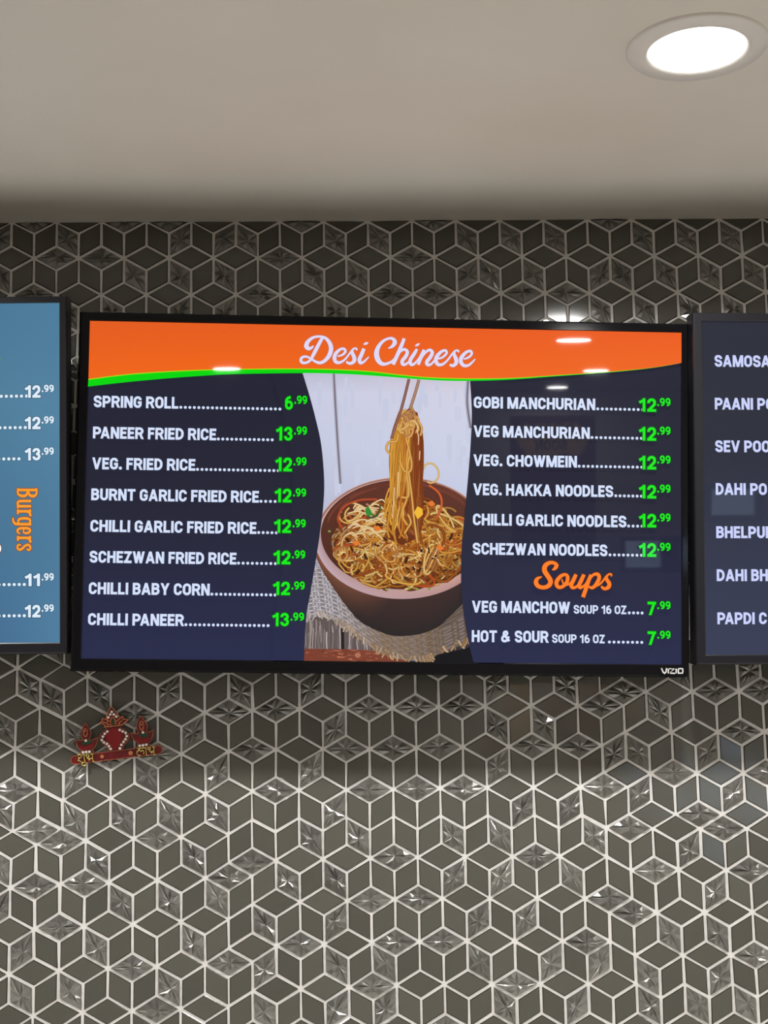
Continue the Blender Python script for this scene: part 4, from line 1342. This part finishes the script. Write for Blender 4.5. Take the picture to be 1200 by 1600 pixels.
for grow, col in ((26, lin(132, 70, 52)), (0, lin(250, 156, 46))):
    for st in BUR:
        pts = [left.at(v / 12.31, 750 + u / 12.31) + ((w + grow) / 12.31 / 1063,) for u, v, w in st]
        if grow:
            for e, e2 in ((0, 1), (-1, -2)):
                d = Vector(pts[e][:2]) - Vector(pts[e2][:2]); d.normalize()
                pts[e] = (pts[e][0] + d.x * .0009, pts[e][1] + d.y * .0009, pts[e][2])
        bg_.pen(pts, col, 6)
bg_.build('burgers_lettering', left.screen, M['screen'])
bt = Painter(left)
for grow, col in ((1.2, lin(110, 66, 50)), (0, lin(250, 246, 240))):
    bt.poly([left.at(-6 + (8.2 + grow) * math.cos(a), 857 + (9 + grow) * math.sin(a)) for a in [2 * math.pi * q / 20 for q in range(20)]], col)
bt.build('picture_edge', left.screen, M['screen'])
bt = Painter(left)
bt.poly([left.at(*p) for p in ((-8, 548), (1.6, 562), (-4, 565), (-9, 560))], lin(96, 160, 80))
bt.build('leaf_edge', left.screen, M['screen'])
left.mount()

# ================================================================== right screen
right = TV(.987504, .415994, .869673, .127014, .023309, .011361, (.0142, .0142, .0125, .0145), M['satin_black'],
           'right menu screen with white names on plain dark grey, cut by the frame edge', 'menu screens on the tiled wall')
right.make_screen(lambda a, b: mix(lin(56, 62, 86), lin(42, 45, 58), min(1, b * 1.6)))
xs_ = (right.at(1203.5, 573)[0] - right.at(1116.6, 573)[0]) / (text_width('SAMOSA') * 18.2 * PX)
for w, x0, yb in (('SAMOSA', 1116.6, 573), ('PAANI PO', 1117, 639.8), ('SEV POO', 1117.6, 706.4), ('DAHI PO', 1118.4, 773.2), ('BHELPUR', 1119.2, 840.8), ('DAHI BH', 1120, 908), ('PAPDI C', 1121, 975.4)):
    menu_row(right, w, x0, None, yb, 18.2, lin(204, 212, 255), xs=xs_)
right.mount()

# ------------------------------------------------------------------ festive hanging stuck on the tiles
M['orn_red'] = principled('orn_red', lin(104, 22, 28), 0.35, 0.0, 0.5)
add_noise_color(M['orn_red'], lin(88, 14, 22), lin(122, 26, 30), 90, 4, 0.2, 900, 0.0003)
M['orn_bright'] = principled('orn_bright', lin(140, 24, 28), 0.3)
M['orn_gold'] = principled('orn_gold', lin(232, 150, 98), 0.35, 0.5)
M['orn_brass'] = principled('orn_brass', lin(222, 206, 116), 0.25, 0.75)
M['orn_green'] = principled('orn_green', lin(18, 74, 44), 0.4)
M['orn_dark'] = principled('orn_dark', lin(70, 14, 18), 0.5)
M['pearl'] = principled('pearl', lin(246, 236, 228), 0.18, 0.0, 0.5, 0.5)

OY = WALL - .0042                       # back of the board, just clear of the tiles
oc = on_wall(182, 1160)
orn = tag(empty('wall_hanging', (oc.x, OY, oc.z)), 'small red and gold festive pot and oil lamp hanging stuck on the tiles', 'ornament')


def q6(x, y):
    p = on_wall(100 + x / 12, 1095 + y / 12, OY)
    return (p.x - oc.x, p.z - oc.z)


def plate(name, pts, y0, y1, mat, parent=None):
    """flat cut board between two depths, edge slightly eased"""
    P_ = [q6(*p) for p in pts]
    n = len(P_)
    area = sum(P_[i][0] * P_[(i + 1) % n][1] - P_[(i + 1) % n][0] * P_[i][1] for i in range(n))
    if area < 0: P_ = P_[::-1]
    e = .0003
    c = (sum(p[0] for p in P_) / n, sum(p[1] for p in P_) / n)
    v = [(x, y0, z) for x, z in P_] + [(x, y1 + e, z) for x, z in P_] + [(x + (c[0] - x) * .012, y1, z + (c[1] - z) * .012) for x, z in P_]
    f = [tuple(range(n))[::-1], tuple(range(2 * n, 3 * n))]
    for i in range(n):
        j = (i + 1) % n
        f += [(i, j, n + j, n + i), (n + i, n + j, 2 * n + j, 2 * n + i)]
    return mesh_obj(name, v, f, mat, parent or orn)


def beads(name, lines, y, r, gap, mat, parent=None, curved=True):
    s = Shape()
    for ln in lines:
        P_ = [Vector(q6(*p)) for p in (sp(ln, 4) if (len(ln) > 2 and curved) else ln)]
        d = 0.0; nxt = 0.0
        for a, b in zip(P_[:-1], P_[1:]):
            L = (b - a).length
            while nxt <= d + L:
                p = a.lerp(b, (nxt - d) / L if L else 0)
                s.ball((p.x, y, p.y), r, .8, 6, 4)
                nxt += gap
            d += L
    o = s.build(name, mat, parent or orn, True)
    return o


def wire(name, lines, y, r, mat, parent=None):
    s = Shape()
    for ln in lines:
        P_ = sp(ln, 4) if len(ln) > 2 else ln
        s.tube([(q6(*p)[0], y, q6(*p)[1]) for p in P_], r, 6)
    return s.build(name, mat, parent or orn, True)


def capsule(x0, y0, x1, y1, r, n=12):
    a = math.atan2(y1 - y0, x1 - x0)
    out = [(x1 + r * math.cos(a - math.pi / 2 + math.pi * k / n), y1 + r * math.sin(a - math.pi / 2 + math.pi * k / n)) for k in range(n + 1)]
    return out + [(x0 + r * math.cos(a + math.pi / 2 + math.pi * k / n), y0 + r * math.sin(a + math.pi / 2 + math.pi * k / n)) for k in range(n + 1)]


T1, T2 = -.0026, -.0046
# bar
bar = plate('bar', capsule(208, 1112, 1765, 916, 84), 0, T1, M['orn_red'])
cap_ = capsule(208, 1112, 1765, 916, 76)
beads('gold_edging', [cap_[:13] + [cap_[13]], cap_[13:] + [cap_[0]]], T1 - .0001, .00048, .00104, M['orn_gold'], bar, curved=False)
for x, y, r in ((720, 1045, 32), (1255, 980, 42)):
    plate('gold_stud', ell(x, y, r, r, 14), T1, T1 - .0014, M['orn_gold'], bar)
# pot
pot_pts = sp([(815, 505), (720, 590), (668, 690), (706, 772), (818, 880), (832, 948)], 4) + sp([(1126, 918), (1132, 848), (1214, 740), (1240, 650), (1180, 560), (1060, 478)], 4)
pot = plate('pot', pot_pts, 0, T2, M['orn_red'])
beads('gold_edging', [[(815, 515), (722, 596), (680, 690), (714, 766), (824, 876), (838, 940)], [(1120, 912), (1124, 850), (1204, 738), (1230, 650), (1174, 568), (1060, 490)]], T2, .00048, .00104, M['orn_gold'], pot)
plate('pot_front', ell(945, 700, 150, 190, 20), T2, T2 - .0006, M['orn_bright'], pot)
# lotus crown
cr = plate('lotus_crown', [(755, 495), (728, 442), (650, 428), (722, 396), (722, 335), (800, 345), (815, 262), (890, 115), (975, 200), (1045, 300), (1112, 285), (1115, 335), (1215, 352), (1150, 420), (1105, 455)], 0, T2 - .0004, M['orn_red'])
G = T2 - .0006
wire('gold_wire', [[(755, 495), (930, 478), (1105, 455)], [(800, 340), (815, 262), (890, 120), (975, 200), (1045, 300)], [(650, 428), (735, 428), (790, 485)], [(650, 428), (722, 394)], [(722, 335), (735, 392), (820, 430), (830, 485)],
                   [(722, 335), (800, 352), (880, 400), (900, 475)], [(915, 300), (880, 380), (905, 475)], [(915, 300), (968, 370), (955, 470)], [(955, 470), (975, 395), (1045, 340), (1112, 287)], [(1112, 287), (1112, 350), (1050, 400), (1030, 462)],
                   [(1030, 462), (1060, 400), (1130, 345), (1215, 354)], [(1215, 354), (1160, 400), (1100, 452)]], G, .00062, M['orn_gold'], cr)
plate('dark_inlay', [(918, 325), (898, 390), (918, 455), (946, 450), (956, 380)], T2 - .0004, T2 - .0008, M['orn_green'], cr)


def lamp(bowl, flame, ring, gem, leaves, foot):
    d = plate('oil_lamp', bowl, 0, T2, M['orn_red'])
    beads('gold_edging', [bowl + [bowl[0]]], T2, .00046, .00104, M['orn_gold'], d, curved=False)
    fl = plate('flame', sp(flame, 4), 0, T2 - .0005, M['orn_red'], d)
    beads('gold_edging', [flame], T2 - .0005, .00046, .00100, M['orn_gold'], d)
    wire('flame_ring', [ell(*ring, 16, 0, 6.1)], T2 - .0006, .0006, M['orn_gold'], d)
    for l in leaves: plate('green_leaf', l, T2, T2 - .0009, M['orn_green'], d)
    plate('oil', foot, T2, T2 - .0005, M['orn_bright'], d)
    return d


lamp([(222, 745), (358, 742), (385, 705), (500, 745), (560, 725), (645, 690), (632, 780), (590, 870), (530, 912), (578, 965), (310, 990), (340, 935), (275, 885), (245, 805)],
     [(372, 742), (335, 660), (345, 560), (400, 430), (470, 500), (515, 590), (508, 670), (475, 742)], (412, 598, 36, 72), None,
     [[(330, 795), (400, 765), (420, 790), (400, 832), (360, 815)], [(410, 780), (470, 745), (540, 750), (500, 800), (430, 830)]],
     [(285, 850), (420, 872), (560, 800), (560, 860), (500, 905), (380, 925), (310, 900)])
lamp([(1250, 607), (1385, 618), (1408, 598), (1560, 604), (1620, 575), (1685, 550), (1672, 650), (1630, 760), (1580, 800), (1630, 850), (1620, 868), (1368, 880), (1400, 800), (1325, 750), (1290, 690)],
     [(1410, 612), (1372, 540), (1380, 430), (1440, 290), (1510, 360), (1568, 460), (1568, 540), (1545, 604)], (1462, 467, 36, 80), None,
     [[(1395, 640), (1450, 615), (1480, 650), (1440, 690)], [(1470, 630), (1540, 610), (1590, 640), (1560, 680), (1500, 690)]],
     [(1345, 700), (1480, 735), (1610, 690), (1600, 750), (1540, 790), (1440, 800), (1370, 765)])
# pearls
PEARLS = [(820, 575), (775, 615), (740, 670), (720, 735), (762, 778), (815, 805), (855, 850), (885, 903), (1055, 545), (1110, 572), (1165, 600), (1185, 660), (1160, 718), (1125, 768), (1085, 825), (1060, 892),
          (905, 205), (875, 255), (945, 255), (840, 312), (990, 295), (420, 745), (1488, 590), (1428, 840), (1490, 832), (1552, 822), (370, 968), (430, 962), (490, 958)]
pm = Shape().ball((0, 0, 0), .0022, .75, 10, 6).build('pearl', M['pearl'], orn, True)
for n, (x, y) in enumerate(PEARLS):
    o = pm if n == 0 else pm.copy()
    if n: COL.objects.link(o)
    o.parent = orn
    a = q6(x, y)
    o.location = (a[0], T2 - .0012, a[1])
for x, y in ((404, 575), (830, 395), (1018, 368), (862, 445), (990, 425), (1462, 450)):
    Shape().ball((q6(x, y)[0], T2 - .0008, q6(x, y)[1]), .0012, .8, 8, 5).build('small_bead', M['orn_gold'], orn, True)


# brass letters
def circ(x, y, r, a0=0.0, a1=6.1, n=10): return ell(x, y, r, r, n, a0, a1)


W1 = [[(268, 1022), (300, 1005), (335, 1030), (330, 1060), (300, 1072), (275, 1050)], [(330, 1060), (290, 1090), (276, 1120), (310, 1128), (345, 1150)], [(350, 1018), (412, 1008)], [(385, 1012), (392, 1090), (398, 1145)],
      [(398, 1145), (425, 1175), (410, 1210), (372, 1216), (345, 1192), (352, 1165), (385, 1160)],
      circ(455, 1032, 26), [(440, 1078), (490, 1084), (540, 1078)], [(480, 1084), (478, 1112), (500, 1098)], [(505, 1000), (568, 992)], [(540, 996), (546, 1070), (552, 1130), (578, 1136)]]
W2 = [[(1385, 898), (1450, 888), (1560, 880)], [(1438, 892), (1402, 925), (1376, 965), (1392, 1012), (1450, 1028)], [(1400, 940), (1430, 925), (1452, 948), (1480, 930), (1505, 950), (1500, 1000)],
      [(1542, 885), (1548, 960), (1554, 1015), (1588, 1028)], circ(1605, 892, 24), [(1605, 940), (1650, 948), (1690, 938)], [(1640, 948), (1645, 975), (1668, 960)], [(1660, 866), (1715, 860)], [(1690, 864), (1692, 940), (1698, 1000), (1730, 1012)]]
wire('brass_lettering', W1, T1 - .0022, .00085, M['orn_brass'])
wire('brass_lettering', W2, T1 - .0022, .00085, M['orn_brass'])


# ------------------------------------------------------------------ notice on the wall behind the camera, mirrored in the middle screen
M['poster_red'] = principled('poster_red', lin(96, 22, 34), 0.45)
M['poster_yellow'] = principled('poster_yellow', lin(214, 168, 44), 0.5)
M['poster_ink'] = principled('poster_ink', lin(40, 24, 20), 0.6)
ps = tag(empty('poster', (1.45, Y0 + .001, 1.92)), 'dark red coming soon notice mirrored faintly in the middle menu screen', 'poster')
Shape().box(-.25, .25, 0, .006, -.42, .40).build('board', M['poster_red'], ps)
rp = random.Random(3)
top_, bot_ = [], []
for k in range(25):
    x = -.235 + .47 * k / 24
    f = min(1, min(k, 24 - k) / 4)
    top_.append((x, .0068, .27 + .10 * f - rp.uniform(0, .03)))
    bot_.append((x, .0068, .27 - .12 * f + rp.uniform(0, .03)))
mesh_obj('brush_stroke', top_ + bot_, [(k, k + 1, 26 + k, 25 + k) for k in range(24)], M['poster_yellow'], ps)


def poster_words(s, cx, z, cap, y):
    v, f = [], []
    w_ = text_width(s) * cap
    x = 0
    for ch in s:
        gw, strips = glyph_quads(ch)
        for L, R in strips:
            n0 = len(v)
            for a, b in zip(L, R):
                v += [(cx + w_ / 2 - (x + a[0]) * cap, y, z + a[1] * cap), (cx + w_ / 2 - (x + b[0]) * cap, y, z + b[1] * cap)]
            f += [(n0 + 2 * i, n0 + 2 * i + 1, n0 + 2 * i + 3, n0 + 2 * i + 2) for i in range(len(L) - 1)]
        x += gw + SB
    mesh_obj('poster_lettering', v, f, M['poster_ink'], ps)


poster_words('COMING', -.01, .285, .062, .0074)
poster_words('SOON', -.01, .195, .062, .0074)
